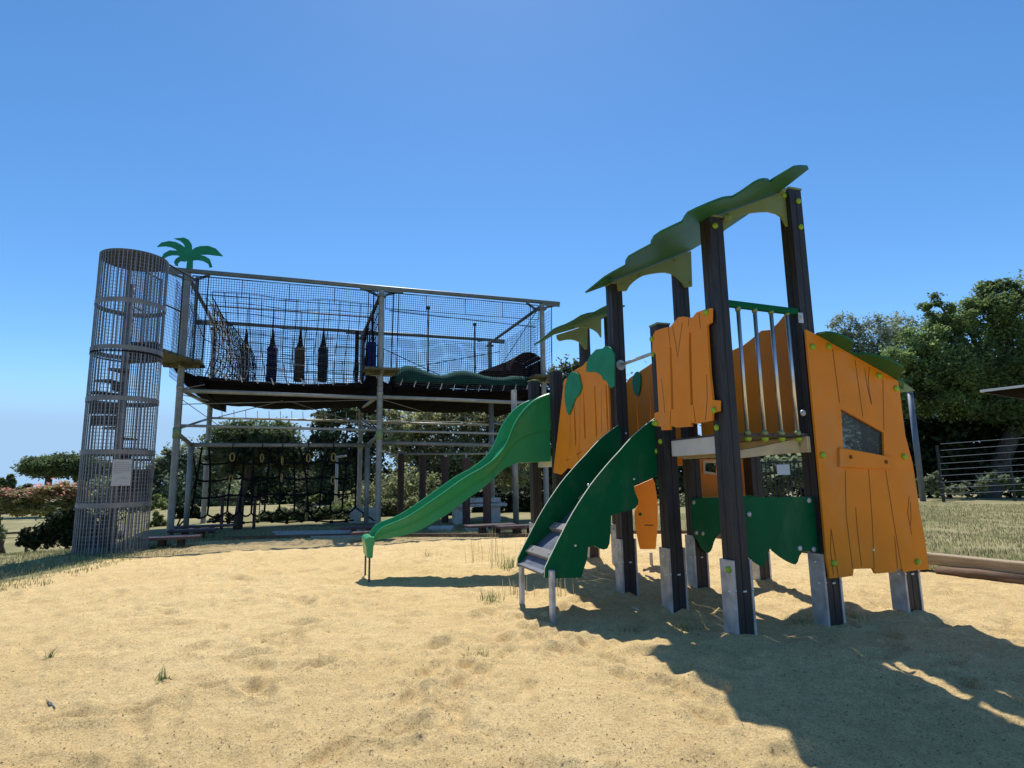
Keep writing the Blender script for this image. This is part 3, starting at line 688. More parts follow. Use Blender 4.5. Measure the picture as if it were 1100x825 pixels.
# ramp with its two green side boards
nearP = [(900, 50), (850, 86), (810, 120), (770, 155), (730, 198), (690, 245), (645, 293), (600, 345), (560, 393), (520, 445), (485, 497), (450, 550), (415, 608), (380, 670), (350, 730), (320, 790), (283, 865), (250, 935), (247, 995), (300, 997), (380, 996), (465, 993), (482, 935), (500, 885), (503, 840), (506, 812), (540, 805), (555, 812), (575, 822), (600, 828), (620, 820), (632, 790), (636, 740), (640, 680), (641, 628), (665, 615), (690, 610), (750, 595), (785, 582), (800, 560), (803, 540), (795, 515), (780, 488), (776, 455), (785, 440), (830, 425), (890, 405), (912, 385), (918, 300), (915, 100)]
VN, VF = .93, 1.63
npoly = trV(nearP, 540, 440, .1818, VN)
for v, th in ((VN, .02), (VF, .02)):
    b = MB(); b.panel(npoly, [], zu(v - (0 if v == VN else 0), 'v'), th, 0, 1); o = b.build('ramp_side_board', [M['green'], M['sunlit_edge']], ps, bevel=.002)
    if v == VN:
        for x, y in ((777, 410), (430, 803), (506, 445)):
            q = PS.V(540 + x * .1818, 440 + y * .1818, v); d = MB(); d.dome((q[0], v - .001, q[2]), (0, -1, 0), .013, .009); d.build('steel_bolt', M['chrome'], o, smooth=True)
        for x, y in ((909, 80), (927, 245)):
            q = PS.V(540 + x * .1818, 440 + y * .1818, v - .01); d = MB(); d.dome((q[0] - .02, v - .001, q[2]), (0, -1, 0), .028, .022); d.build('bolt_cap', M['lime'], o, smooth=True)
    else:
        q = PS.V(540 + 728 * .1818, 440 + 140 * .1818, v); d = MB(); d.dome((q[0], v - .001, q[2]), (0, -1, 0), .013, .009); d.build('steel_bolt', M['chrome'], o, smooth=True)
        q = PS.V(540 + 135 * .1818, 550 + 300 * .1818, v); d = MB(); d.dome((q[0], v - .001, q[2]), (0, -1, 0), .028, .02); d.build('bolt_cap', M['lime'], o, smooth=True)
    uu = npoly[18][0] + .055
    b = MB(); lv = v - .028 if v == VN else v + .040
    b.bar((uu, lv, -.2), (uu, lv, .42), .062, .045, up=(1, 0, 0)); b.dome((uu, lv - .0235, .40), (0, -1, 0), .014, .01); b.build('ramp_leg', M['steel'], ps, bevel=.012)
r0 = Vector((-1.20, 0, .395)); r1 = Vector((-.06, 0, 1.47)); vm = (VN + .02 + VF) / 2; wv = VF - VN - .03
b = MB(); n = 14; pts = []
prof = [(-1.21, .375), (-1.17, .39), (-1.09, .46), (-.95, .585), (-.78, .71), (-.45, 1.0), (-.06, 1.30)]
for i in range(len(prof) - 1):
    (a, z), (c2, z2_) = prof[i], prof[i + 1]
    w0 = wv * (.72 if i == 0 else 1); 
    b.bar((a, vm, z), (c2, vm, z2_), wv if i else wv * .94, .022)
rampo = b.build('ramp', M['ramp'], ps)
dr = (r1 - r0).normalized()
for t in (.12, .34, .62, .86):
    uu_ = -1.20 + 1.14 * t; zq = float(np.interp(uu_, [q[0] for q in prof], [q[1] for q in prof])); zq1 = float(np.interp(uu_ + .05, [q[0] for q in prof], [q[1] for q in prof])); dr = Vector((.05, 0, zq1 - zq)).normalized(); p = Vector((uu_, vm, zq)); nrm = Vector((-dr.z, 0, dr.x))
    b = MB(); X = dr; Z_ = nrm; rot = Matrix((X, Vector((0, 1, 0)), Z_)).transposed()
    b.box(p + nrm * .035, (.085, wv, .045), rot); 
    for dv in (-.2, .2):
        b.dome(p + nrm * .0585 + Vector((0, dv, 0)), nrm, .014, .008, mi=1)
    b.build('batten', [M['batten'], M['chrome']], rampo, bevel=.006)

# slide
VS0, VS1 = 4 * SV + .125, 5 * SV - .125
def sx(pts, ox, oy, k, c): return [(float(q[0]), float(q[2])) for q in (PS.V(ox + x * k, oy + y * k, c) for x, y in pts)]
topc = sx([(1002, 78), (985, 82), (960, 90), (920, 112), (893, 140), (868, 172), (848, 205), (838, 240), (822, 280), (795, 320), (762, 350), (710, 385)], 320, 400, .2727, VS0)
topc += sx([(680, 215), (640, 243), (600, 272), (550, 308), (500, 343), (450, 378), (400, 412), (360, 440), (320, 464), (290, 481), (260, 494), (225, 505), (190, 514), (165, 526), (142, 544), (125, 565), (115, 590), (113, 612)], 380, 470, .1818, VS0)
botc = sx([(1002, 350), (940, 352), (868, 356)], 320, 400, .2727, VS0)
botc += sx([(900, 182), (850, 228), (800, 274), (760, 308), (720, 335), (680, 362), (630, 402), (580, 440), (540, 467), (500, 490), (465, 511), (430, 531), (405, 544), (380, 556), (340, 570), (300, 581), (250, 592), (200, 600), (165, 604), (130, 610), (118, 640), (113, 680), (110, 713)], 380, 470, .1818, VS0)
def resamp(pts, n):
    P = np.array(pts); d = np.r_[0, np.cumsum(np.hypot(*np.diff(P, axis=0).T))]; t = np.linspace(0, d[-1], n)
    return np.c_[np.interp(t, d, P[:, 0]), np.interp(t, d, P[:, 1])]
# resample both by station so rim and belly stay paired
n = 64; tt = resamp(topc, n)
bot_full = np.array(botc); lip = bot_full[-4:]; bt = resamp(bot_full[:-3], n)
tt = np.array([np.convolve(np.pad(tt[:, k], 2, 'edge'), np.ones(5) / 5, 'valid') for k in (0, 1)]).T
verts, faces = [], []
secs = []
for i in range(n):
    T_ = Vector((tt[i, 0], 0, tt[i, 1])); B_ = Vector((bt[i, 0], 0, bt[i, 1])); D = T_ - B_
    H_ = D.length
    def P(f, v, off=0.0): q = B_ + D * f; return (q.x, v, q.z + off)
    ff = max(.10, min(.50, 1 - .20 / max(H_, .21)))      # floor sits near the bottom of the chute
    a, c2 = VS0, VS1
    secs.append([P(0, a + .05), P(.45, a + .05), P(.47, a + .028), P(.50, a + .022), P(.93, a + .004), P(.955, a - .014), P(.985, a - .012), P(1, a + .006), P(.99, a + .03), P(.95, a + .036), P(ff + .06, a + .05), P(ff, a + .09),
                 P(ff - .02, (a + c2) / 2), P(ff, c2 - .09), P(ff + .06, c2 - .05), P(.95, c2 - .036), P(.99, c2 - .03), P(1, c2 - .006), P(.985, c2 + .012), P(.955, c2 + .014), P(.93, c2 - .004), P(.5, c2 - .022), P(.47, c2 - .028), P(.45, c2 - .05), P(0, c2 - .05)])
m_ = len(secs[0])
for s_ in secs: verts += s_
for i in range(n - 1):
    for k in range(m_):
        a, c2 = i * m_ + k, i * m_ + (k + 1) % m_
        faces.append((a, c2, c2 + m_, a + m_))
faces.append(tuple(range(m_))); faces.append(tuple((n - 1) * m_ + k for k in range(m_)))
b = MB(); b.add(verts, faces)
so = b.build('slide', M['slide'], ps, smooth=True)
so.modifiers.new('split', 'EDGE_SPLIT').split_angle = R(40)
lx, lz = float(tt[-1, 0]), float(tt[-1, 1])
b = MB()
lp = [(lx - .010, lz + .003), (lx + .035, lz + .01), (lx + .070, lz - .05), (lx + .075, .255), (lx + .004, .245)]
lp = [(float(x), float(z)) for x, z in sx([(66, 606), (75, 596), (92, 588), (112, 590), (130, 606), (117, 645), (112, 713), (78, 713), (74, 650), (66, 625)], 380, 470, .1818, VS0)]
b.panel(lp, [], lambda a, z, t: (a, VS0 + t, z), VS1 - VS0 - .10); b.build('slide_lip', M['slide'], so, bevel=.032)
for vv_ in (VS0 + .04, VS1 - .04):
    b = MB(); xx = (lp[6][0] + lp[7][0]) / 2; b.bar((xx, vv_, -.15), (xx, vv_, .30), .045, .02, up=(1, 0, 0)); b.build('support_leg', M['seat'], so, bevel=.004)

# ------------------------------------------------------------------ ROPE COURSE
rc = empty('rope_course', (CS.x, CS.y, 0), CS.a, 'tall steel rope course with black safety nets behind the sand', 'climbing frame')
ZTOP = 6.05
def cpart(b, name, m, smooth=False, bevel=0, parent=None): return b.build(name, m, parent or rc, smooth, bevel)
for i in range(3):
    for j in range(2):
        x, y = i * CA, j * CB
        zb = gz(*CS.world((x, y, 0))[:2]) - .2
        b = MB(); b.tube([(x, y, zb), (x, y, ZTOP - .03)], .073, 14); po = cpart(b, 'post', M['galv'], True)
        po.modifiers.new('split', 'EDGE_SPLIT')
        b = MB(); b.tube([(x, y, 2.18), (x, y, 2.42)], .088, 14); b.build('clamp', M['tint'], po, True)
        b = MB(); b.tube([(x, y, 3.30), (x, y, 3.38)], .079, 14); b.tube([(x, y, 3.46), (x, y, 3.50)], .079, 14); b.build('pipe_collar', M['galv_light'], po, True)
        # platform round the post
        b = MB(); b.box((x, y, 3.90), (.86, .86, .06)); b.box((x, y, 3.83), (.74, .10, .08)); b.box((x, y, 3.84), (.10, .74, .07)); 
        pl = cpart(b, 'platform', M['plat'], bevel=.006)
        b = MB()
        for sx_ in (-1, 1): b.box((x + sx_ * .16, y, 3.80), (.18, .05, .05)); b.box((x, y + sx_ * .16, 3.80), (.05, .18, .05))
        b.build('bracket', M['galv'], pl)
        # outrigger triangle at the top
        b = MB()
        ox = {0: -.55, 1: 0, 2: .55}[i]; oy = -.0 if j == 0 else .0
        for dx, dy in ((-.55, 0), (.55, 0)) if i == 1 else ((ox, 0),):
            b.bar((x, y, ZTOP - .02), (x + dx, y, ZTOP - .02), .06, .06)
        b.bar((x - .45, y, ZTOP - .02), (x, y + (.45 if j == 0 else -.45), ZTOP - .05), .05, .05); b.bar((x + .45, y, ZTOP - .02), (x, y + (.45 if j == 0 else -.45), ZTOP - .05), .05, .05)
        b.box((x, y, ZTOP - .17), (.22, .22, .05))
        cpart(b, 'head_frame', M['beam'])
for y in (0, CB):
    b = MB(); b.tube([(-.5, y, ZTOP + .045), (2 * CA + .55, y, ZTOP + .045)], .058, 10); cpart(b, 'top_beam', M['beam'], True)
for x in (0, CA, 2 * CA):
    b = MB(); b.tube([(x, 0, ZTOP - .07), (x, CB, ZTOP - .07)], .05, 10); cpart(b, 'cross_beam', M['beam'], True)
def crail(a, b_, r, m='galv_light', name='rail'):
    b = MB(); b.tube([a, b_], r, 8); return cpart(b, name, M[m], True)
for i in range(2):
    x0, x1 = i * CA + .07, (i + 1) * CA - .07
    crail((x0, 0, 3.27 - .02 * i), (x1, 0, 3.22 - .03 * i), .05)
    crail((x0, 0, 2.47 - .08 * i), (x1, 0, 2.41 - .08 * i), .032)
    crail((x0, CB, 3.12 - .05 * i), (x1, CB, 3.10 - .08 * i), .034)
    crail((x0, CB, 3.62), (x1, CB, 3.62), .034)
for x in (0, CA, 2 * CA): crail((x, .07, 2.40), (x, CB - .07, 3.10), .03); crail((x, .07, 3.3), (x, CB - .07, 3.5), .045)
def wires(segs, r, name, m, n=4, parent=None):
    if name in ('bracing_cable', 'guide_rope') and len(segs) > 1:
        for s_ in segs: wires([s_], r, name, m, n, parent)
        return
    b = MB()
    for a, b_ in segs: b.tube([a, b_], r, n, cap=False)
    return b.build(name, M[m], parent or rc)
wires([((0, 0, 2.95), (CA, .6, 3.25)), ((0, .0, 2.42), (2.2, 1.5, 3.3)), ((2.2, 1.5, 3.3), (CA, 0, 2.42)), ((0, 0, 3.1), (1.2, CB, 2.2)), ((CA, 0, 3.2), (6.4, 2.0, 3.0)), ((6.4, 2.0, 3.0), (2 * CA, 1, 2.9)), ((CA, 0, 2.42), (5.8, 2.5, 2.9)), ((CA, 0, 2.42), (3.2, 2.5, 2.9)), ((CA, 0, 2.3), (7.6, 3, 2.9)), ((0, 0, 3.3), (.5, 0, 3.42)), ((0, 0, 3.18), (.6, 0, 3.05))], .010, 'bracing_cable', 'galv_light')
# loops of rope hanging under the floor at the back
segs = []
for i in range(26):
    a = .35 + i * .33; segs.append(((a, CB - .2, 3.35), (a + .02, CB - .2, 3.10 + .02 * math.sin(i * 2.1))))
for i in range(25): segs.append(((.37 + i * .33, CB - .2, 3.10 + .02 * math.sin(i * 2.1)), (.70 + i * .33, CB - .2, 3.10 + .02 * math.sin((i + 1) * 2.1))))
wires(segs, .009, 'hanging_loops', 'pale_rope')
# nets
def net_sheet(P00, P10, P11, P01, su, sv_, r, name, m='net', sag=0.0, out=(0, 0, 0), wob=0.0, seed=0, parent=None, flat=True):
    """net between four corners; cords su and sv_ metres apart"""
    P00, P10, P11, P01 = map(Vector, (P00, P10, P11, P01)); rd = random.Random(seed)
    ph = [rd.uniform(0, 6.28) for _ in range(6)]
    lu = ((P10 - P00).length + (P11 - P01).length) / 2; lv = ((P01 - P00).length + (P11 - P10).length) / 2
    nu, nv = max(1, round(lu / su)), max(1, round(lv / sv_)); O = Vector(out)
    def S_(a, c):
        p = (P00 * (1 - a) + P10 * a) * (1 - c) + (P01 * (1 - a) + P11 * a) * c
        k = 4 * a * (1 - a)
        p = p + O * (sag * math.sin(math.pi * c) * (.5 + .5 * k))
        if wob:
            p = p + Vector((math.sin(5 * c * lv / 2 + ph[0] + 3 * a), math.sin(4 * a * lu / 2 + ph[1]), .7 * math.sin(3.1 * a * lu + ph[2] + 2 * c))) * wob * math.sin(math.pi * min(1, max(0, a))) 
        return p
    b = MB()
    for i in range(nu + 1):
        k = max(3, min(14, nv)); b.tube([S_(i / nu, t / k) for t in range(k + 1)], r, 3, cap=False)
    for j in range(nv + 1):
        k = max(4, min(22, nu)); b.tube([S_(t / k, j / nv) for t in range(k + 1)], r, 3, cap=False)
    return b.build(name, M[m], parent or rc, weld=False)
for i in range(2):
    x0, x1 = i * CA + .1, (i + 1) * CA - .1
    net_sheet((x0, .05, 3.55), (x1, .05, 3.50), (x1, .02, 5.98), (x0, .02, 5.98), .056, .056, .0056, 'safety_net', sag=.18, out=(0, 1, 0), wob=.015, seed=i)
    net_sheet((x0, CB - .05, 3.6), (x1, CB - .05, 3.6), (x1, CB, 5.95), (x0, CB, 5.95), .066, .066, .0066, 'safety_net', sag=.2, out=(0, -1, 0), wob=.015, seed=i + 5)
    net_sheet((x0, .04, 5.62 - .06), (x1, .04, 5.58), (x1, .02, 6.0), (x0, .02, 6.0), 1.1, .4, .012, 'border_rope', 'rope', sag=.08, out=(0, 0, -1), seed=i + 9)
for x, sd in ((-.25, 1), (2 * CA + .3, 2), (CA, 3)):
    net_sheet((x, .1, 3.6), (x, CB - .1, 3.6), (x, CB - .1, 5.9), (x, .1, 5.9), .12 if x != CA else .30, .10 if x != CA else .3, .005 if x != CA else .011, 'safety_net', wob=.02, seed=sd)
# coarse climbing net of the first bay, bunched at the left end
net_sheet((.75, .9, 3.62), (CA - .35, .9, 3.62), (CA - .2, .55, 5.8), (.45, .55, 5.8), .26, .22, .010, 'climbing_net', 'rope', sag=.25, out=(0, 1, -.3), wob=.05, seed=21)
net_sheet((.35, .8, 3.65), (1.0, 4.3, 3.65), (1.2, 4.2, 5.0), (.45, .7, 5.7), .2, .2, .014, 'climbing_net', 'rope', sag=.5, out=(.6, 0, -.6), wob=.08, seed=22)
net_sheet((.55, .5, 3.66), (1.15, 1.3, 3.66), (1.25, 1.6, 4.7), (.35, .4, 5.6), .15, .2, .013, 'climbing_net', 'pale_rope', sag=.4, out=(.4, 0, -.8), wob=.06, seed=23)
net_sheet((CA + .15, 1.0, 3.62), (2 * CA - .3, 1.0, 3.62), (2 * CA - .3, .8, 3.95), (CA + .15, .8, 3.95), .22, .12, .010, 'climbing_net', 'pale_rope', sag=.1, out=(0, 0, -1), wob=.06, seed=24)
net_sheet((.8, 3.9, 4.5), (CA - .2, 3.9, 4.45), (CA - .2, 3.9, 4.85), (.8, 3.9, 4.9), .5, .38, .012, 'hand_rope', 'rope', wob=.03, seed=25)
for x in (.15, .40, CA - .35, CA - .22, CA + .28, CA + .42, 2 * CA - .35, 2 * CA + .30):
    wires([((x, .1, 3.9), (x + .03, .06, 6.0))], .013, 'net_cord', 'rope')
wires([((-.06, 0, 5.6), (.35, .5, 4.6)), ((.35, .5, 4.6), (.9, 4.5, 4.9)), ((2 * CA - .1, 0, 5.9), (2 * CA - .6, 2.5, 4.4)), ((CA + .2, .0, 5.5), (2 * CA - .2, 0, 5.35)), ((CA + .3, 3.0, 5.2), (CA + 2.2, 3.0, 4.4)), ((CA + .3, 3.2, 4.4), (2 * CA - .2, 3.2, 5.3))], .012, 'guide_rope', 'rope')
# floors of dark belting, slung between the cross beams
def floor_mat(x0, x1, seed):
    b = MB(); nx, ny = 18, 10; vs = []
    for i in range(nx + 1):
        for j in range(ny + 1):
            a, c2 = i / nx, j / ny; e = abs(2 * a - 1)
            x = x0 + (x1 - x0) * a; y = .12 + (CB - .35) * c2
            z = 3.60 - .12 * math.sin(math.pi * a) - .22 * math.sin(math.pi * c2) + .03 * math.sin(i * 1.3 + j + seed)
            vs.append((x, y, z))
    fs = [(i * (ny + 1) + j, i * (ny + 1) + j + 1, (i + 1) * (ny + 1) + j + 1, (i + 1) * (ny + 1) + j) for i in range(nx) for j in range(ny)]
    b.add(vs, fs); o = b.build('floor_mat', M['mat_dark'], rc, True); sd = o.modifiers.new('thick', 'SOLIDIFY'); sd.thickness = .04
    b = MB(); q = [(x0 + (x1 - x0) * t / 18, .12, 3.60 - .12 * math.sin(math.pi * t / 18)) for t in range(19)]
    b.tube(q, .05, 6); b.build('edge_roll', M['mat_dark'], o, True)
    b = MB()
    for t in range(11):
        xx = x0 + .28 + t * (x1 - x0 - .5) / 10; zz_ = 3.60 - .12 * math.sin(math.pi * (xx - x0) / (x1 - x0)); lean = .05 if seed == 1 else -.05
        b.tube([(xx - lean, .10, zz_ + .17), (xx + lean * .3, .05, zz_ + .0)], .014, 4)
    b.build('lashing', M['pale_rope'], o)
floor_mat(.3, CA - .25, 1); floor_mat(CA + .25, 2 * CA - .25, 2)
# end aprons between floor and platforms
for x0, x1 in ((-.2, .45), (CA - .3, CA + .3), (2 * CA - .45, 2 * CA + .2)):
    b = MB(); b.add([(x0, .0, 3.82), (x1, .0, 3.55), (x1, CB, 3.5), (x0, CB, 3.75), (x0 + .3, .0, 3.4), (x1, .0, 3.33), (x1, CB, 3.3), (x0 + .3, CB, 3.4)], [(0, 1, 2, 3), (4, 5, 6, 7), (0, 1, 5, 4), (3, 2, 6, 7), (0, 4, 7, 3), (1, 5, 6, 2)]); cpart(b, 'apron_net', M['mat_dark'])
# green tarpaulin tunnel in the second bay
b = MB(); pts = []
for i in range(29):
    t = i / 28; x = CA + .35 + t * 4.1; h = .20 + .10 * abs(math.sin(t * 7.5 + .6)) + .05 * math.sin(t * 17); h *= min(1, .35 + t * 8) * (1 - .35 * t)
    pts.append((x, h))
vs = []
for x, h in pts:
    for k in range(9):
        an = math.pi * k / 8; vs.append((x, .62 - .42 * math.cos(an), 3.74 + h * math.sin(an) * 1.4 - .05 * (1 if k in (0, 8) else 0)))
b.add(vs, [(i * 9 + k, i * 9 + k + 1, (i + 1) * 9 + k + 1, (i + 1) * 9 + k) for i in range(28) for k in range(8)])
o = cpart(b, 'tarpaulin_tunnel', M['tarp'], True); o.modifiers.new('thick', 'SOLIDIFY').thickness = .02
# barrel crawl tunnel near the right end
c0 = CS.V(566, 398, 2.6); bx, bz = float(c0[0]), float(c0[2]) - .06
b = MB(); n = 22; L0, L1 = 2.4, 3.8
for k in range(n):
    a0, a1 = math.pi * (k + (.22 if k in (5, 7) else 0)) / n, math.pi * (k + 1) / n; rr_ = .60
    q = [(bx + rr_ * math.cos(a), bz + rr_ * math.sin(a) * 1.05) for a in (a0, a1)]
    q2_ = [(bx + (rr_ - .03) * math.cos(a), bz + (rr_ - .03) * math.sin(a) * 1.05) for a in (a0, a1)]
    b.add([(q[0][0], L0, q[0][1]), (q[1][0], L0, q[1][1]), (q[1][0], L1, q[1][1]), (q[0][0], L1, q[0][1]), (q2_[0][0], L0, q2_[0][1]), (q2_[1][0], L0, q2_[1][1]), (q2_[1][0], L1, q2_[1][1]), (q2_[0][0], L1, q2_[0][1])],
          [(0, 1, 2, 3), (4, 5, 6, 7), (0, 1, 5, 4), (3, 2, 6, 7), (0, 3, 7, 4), (1, 2, 6, 5)])
b.add([(bx + .58 * math.cos(math.pi * q / 12), L1, bz + .6 * math.sin(math.pi * q / 12)) for q in range(13)], [tuple(range(13))])  # end wall added to keep the tunnel inside dark
b.add([(bx - .6, L0, bz), (bx - 1.5, L0 + .4, bz), (bx - .45, L0 + .3, bz + .42), (bx - .6, L1, bz), (bx - 1.5, L1, bz), (bx - .45, L1, bz + .42)], [(0, 1, 2), (3, 4, 5), (0, 1, 4, 3), (1, 2, 5, 4), (2, 0, 3, 5)])
cpart(b, 'barrel_tunnel', M['barrel'])
# uprights with ball tops inside the second bay
for px, yt in ((460, 332), (510, 350)):
    q = CS.V(px, 398, 3.6); qt = CS.V(px, yt, 3.6); b = MB(); b.tube([(q[0], 3.6, 3.6), (qt[0], 3.6, qt[2])], .026, 8); b.tube([(qt[0], 3.6, qt[2]), (qt[0], 3.6, qt[2] + .09)], .06, 8); cpart(b, 'upright', M['iron'], True)
# palm-tree cut-out above the first post
kp = .1455
pal = trV([(756, 262), (760, 225), (762, 205), (745, 212), (715, 207), (694, 224), (697, 245), (676, 241), (665, 218), (678, 192), (712, 170), (690, 165), (650, 164), (620, 172), (592, 188), (572, 186), (590, 152), (635, 128), (690, 132), (672, 118), (645, 106), (600, 98), (540, 103), (572, 72), (630, 60), (680, 68), (720, 88), (748, 108), (735, 80), (710, 58), (665, 42), (740, 35), (775, 52), (797, 85), (801, 126), (825, 108), (860, 98), (920, 96), (975, 116), (1028, 172), (965, 166), (920, 160), (850, 160), (895, 172), (930, 194), (950, 250), (928, 258), (918, 228), (880, 207), (840, 200), (806, 202), (805, 262)], 90, 250, kp, -.10, CS)
b = MB(); b.panel(pal, [], lambda a, z, t: (a, -.10 + t, z), .03); cpart(b, 'palm_cutout', M['leaf'])
# low frame carrying the cargo net, behind the front row
s1 = CS.loc(G(205.5, 568)); s2_ = CS.loc(G(395, 565))
y1_, y2_ = 1.15, 1.15
ta = CS.V(205.5, 478, y1_); tb_ = CS.V(395, 479, y2_)
lowz = 2.10
for q, sgn in ((ta, -1), (tb_, 1)):
    b = MB(); b.tube([(q[0], y1_, -.2), (q[0], y1_, lowz)], .062, 12); cpart(b, 'short_post', M['galv'], True)
    tx = 0 if sgn < 0 else CA
    b = MB(); b.tube([(tx, 0, 2.30), (q[0], y1_, lowz)], .05, 8); b.tube([(q[0], y1_, lowz - .45), (q[0] - sgn * .0, y1_ + .4, lowz)], .03, 8); cpart(b, 'arm', M['galv'], True)
b = MB(); b.tube([(ta[0] - .1, y1_, lowz), (tb_[0] + .1, y1_, lowz)], .055, 10); cpart(b, 'low_beam', M['galv'], True)
q3 = CS.V(524, 483, y1_); b = MB(); b.tube([(CA + .05, .4, lowz + .02), (2 * CA, .4, lowz - .06)], .055, 10); cpart(b, 'low_beam', M['galv'], True)
b = MB(); b.tube([(CA + .6, 3.2, 1.95), (2 * CA, 3.2, 1.95)], .028, 8); cpart(b, 'low_beam', M['galv_light'], True)
cy_ = y1_ + .02; b = MB(); rd = random.Random(3)
cols = 13; rows = 5; xa, xb = ta[0] + .20, tb_[0] - .25
def cn(i, j):
    t = i / (cols - 1); f = j / (rows - 1); x = xa + (xb - xa) * t
    # verticals gather towards four hanging points on the beam
    knots = [.02, .30, .44, .56, .85, .98]; near = min(knots, key=lambda k: abs(k - t)); gath = (1 - f) ** 2.2 * .55
    x += ((xa + (xb - xa) * near) - x) * gath
    z = lowz - .02 - f * 1.62 - (.04 * math.sin(i * 1.9) if j else 0)
    return (x - .12 * f * (1 if t < .1 else 0) + .05 * f * math.sin(i), cy_ + .12 * math.sin(f * 2.5), z)
for i in range(cols):
    path = [cn(i, j / 2) for j in range(2 * rows - 1)]; b.tube(path, .024, 5)
for j in range(1, rows):
    path = []
    for i in range(cols - 1):
        for s_ in range(4):
            t = s_ / 4; p, q = Vector(cn(i, j)), Vector(cn(i + 1, j)); w_ = p.lerp(q, t); w_.z -= (.10 if j == rows - 1 else .025) * math.sin(math.pi * t); path.append(w_)
    path.append(cn(cols - 1, j)); b.tube(path, .024, 5)
for i, gx in ((0, ta[0] - .22), (cols - 1, tb_[0] + .22)):
    p = cn(i, rows - 1); b.tube([p, (gx, cy_, .12)], .02, 5)
b.tube([(ta[0], cy_, lowz), cn(0, 2), (ta[0] - .2, cy_, .15)], .02, 5)
cpart(b, 'cargo_net', M['rope'], True)
# end mesh panels of the gangway to the cage
def mesh_gang(y):
    b = MB(); x0, x1 = -.46, -.0
    return
# chains of yellow rings hanging from the cargo-net beam
RL = ['far left', 'second from left', 'middle', 'second from right', 'far right']
for k, (px, ys, names) in enumerate(((249, (491, 515), None), (281, (492, 555), None), (303, (495, 513), None), (331, (492, 555), None), (358, (491, 516), None))):
    q = CS.V(px, 500, y1_ - .12); w = CS.world((q[0], y1_ - .12, 0))
    o = empty('ring_chain', (w[0], w[1], lowz - .05), CS.a, 'chain of yellow climbing rings hanging by the cargo net, ' + RL[k] + ' of five', 'climbing rings', 'ring chains on the cargo net')
    zmin = min(CS.V(px, y, y1_ - .12)[2] for y in ys)
    b = MB(); b.tube([(0, .06, .08), (0, 0, 0), (0, 0, zmin - lowz + .05)], .012, 5); b.build('chain', M['rope'], o)
    for i_, y in enumerate(ys):
        z = CS.V(px, y, y1_ - .12)[2] - lowz + .05; b = MB(); an = [.2, .9, 1.3, .5, .0][k] + i_ * .6
        b.tube([(.05 * math.cos(t) * math.cos(an), .05 * math.cos(t) * math.sin(an), z + .10 * math.sin(t)) for t in [2 * math.pi * j / 16 for j in range(17)]], .015, 6, cap=False); b.build('ring', M['ring'], o, True)
# punch bags hanging in the first bay
for px, m, nm in ((262, 'dgreen', 'bottle green'), (291, 'navy', 'navy blue'), (321, 'ochre', 'ochre brown'), (346, 'teal', 'dark teal')):
    yb = 2.45; q0_ = CS.V(px, 410, yb); w = CS.world((q0_[0], yb, 0)); zt_ = CS.V(px, 373, yb)[2]; zp_ = CS.V(px, 354, yb)[2]; zb_ = q0_[2]
    o = empty('punch_bag', (w[0], w[1], zb_), CS.a, nm + ' hanging padded column inside the net tunnel, its rope tied to a point', 'punch bag', 'padded columns in the net tunnel')
    b = MB(); b.tube([(0, 0, 0), (0, 0, .02), (0, 0, zt_ - zb_ - .02), (0, 0, zt_ - zb_)], [.12, .135, .135, .11], 12); b.build('bag', M[m], o, True)
    b = MB(); b.tube([(0, 0, zt_ - zb_), (0, 0, zt_ - zb_ + .15), (0, 0, zp_ - zb_)], [.10, .06, .02], 8); b.tube([(0, 0, zp_ - zb_), (0, 0, 5.95 - zb_)], .010, 5); b.build('hanger', M['rope'], o)
    b = MB()
    for zz_ in (.45, .9): b.tube([(.145 * math.cos(t), .145 * math.sin(t), zz_) for t in [2 * math.pi * j / 14 for j in range(15)]], .016, 5, cap=False)
    b.build('band', M['pale_rope' if m == 'ochre' else 'rope'], o)
crail((0, 2.45, 5.96), (CA, 2.45, 5.96), .02, 'galv', 'bag_rail')
q = CS.V(404, 395, 1.2); q_t = CS.V(404, 360, 1.2); w = CS.world((q[0] - .22, 1.2, 0))
o = empty('padded_panel', (w[0], w[1], 3.9), CS.a, 'bright blue upright padded panel beside the middle front post of the rope course', 'pad')
b = MB(); b.box((.08, 0, .42 + .1), (.27, .16, 1.0)); b.build('pad', M['blue'], o, bevel=.04)
b = MB(); b.tube([(-.1, 0, 1.0), (-.05, 0, 1.45)], .03, 6); b.tube([(.12, 0, 1.0), (.1, 0, 1.7)], .03, 6); b.tube([(-.3, .02, -.1), (-.3, .02, 1.3)], .06, 6); b.build('strap', M['rope'], o)
for dx, m in ((-.42, 'ochre'), (-.30, 'ring'), (-.02, 'navy')):
    pass
# benches round the post feet
for nm, (px, py), wd in (('nearest the cage tower, at the front corner post', (183, 577.5), (1.0, .5)), ('at the left short post of the cargo net', (206, 570), (.95, .42)), ('at the back left corner post', (218, 565.5), (1.3, .42)), ('at the middle posts of the rope course, nearer one', (398, 571), (.9, .4)), ('at the middle posts of the rope course, farther one', (386, 566.5), (.95, .4)), ('at the foot of the back right posts', (523, 565), (1.1, .4)), ('between slide and ramp at the right front post', (560, 566), (1.2, .4))):
    P_ = G(px, py, .16); z = gz(P_[0], P_[1])
    o = empty('post_seat', (P_[0], P_[1], z), CS.a, 'low red-brown seat board ' + nm, 'seat', 'red-brown seat boards round the posts')
    b = MB(); b.box((.04, -.10, .17), (wd[0], wd[1], .05)); b.build('seat', M['seat'], o, bevel=.008)
    b = MB(); b.box((-.12, -.05, .06), (.10, .3, .17)); b.box((.2, -.05, .06), (.10, .3, .17)); b.build('trestle', M['wood_red'], o, bevel=.01)
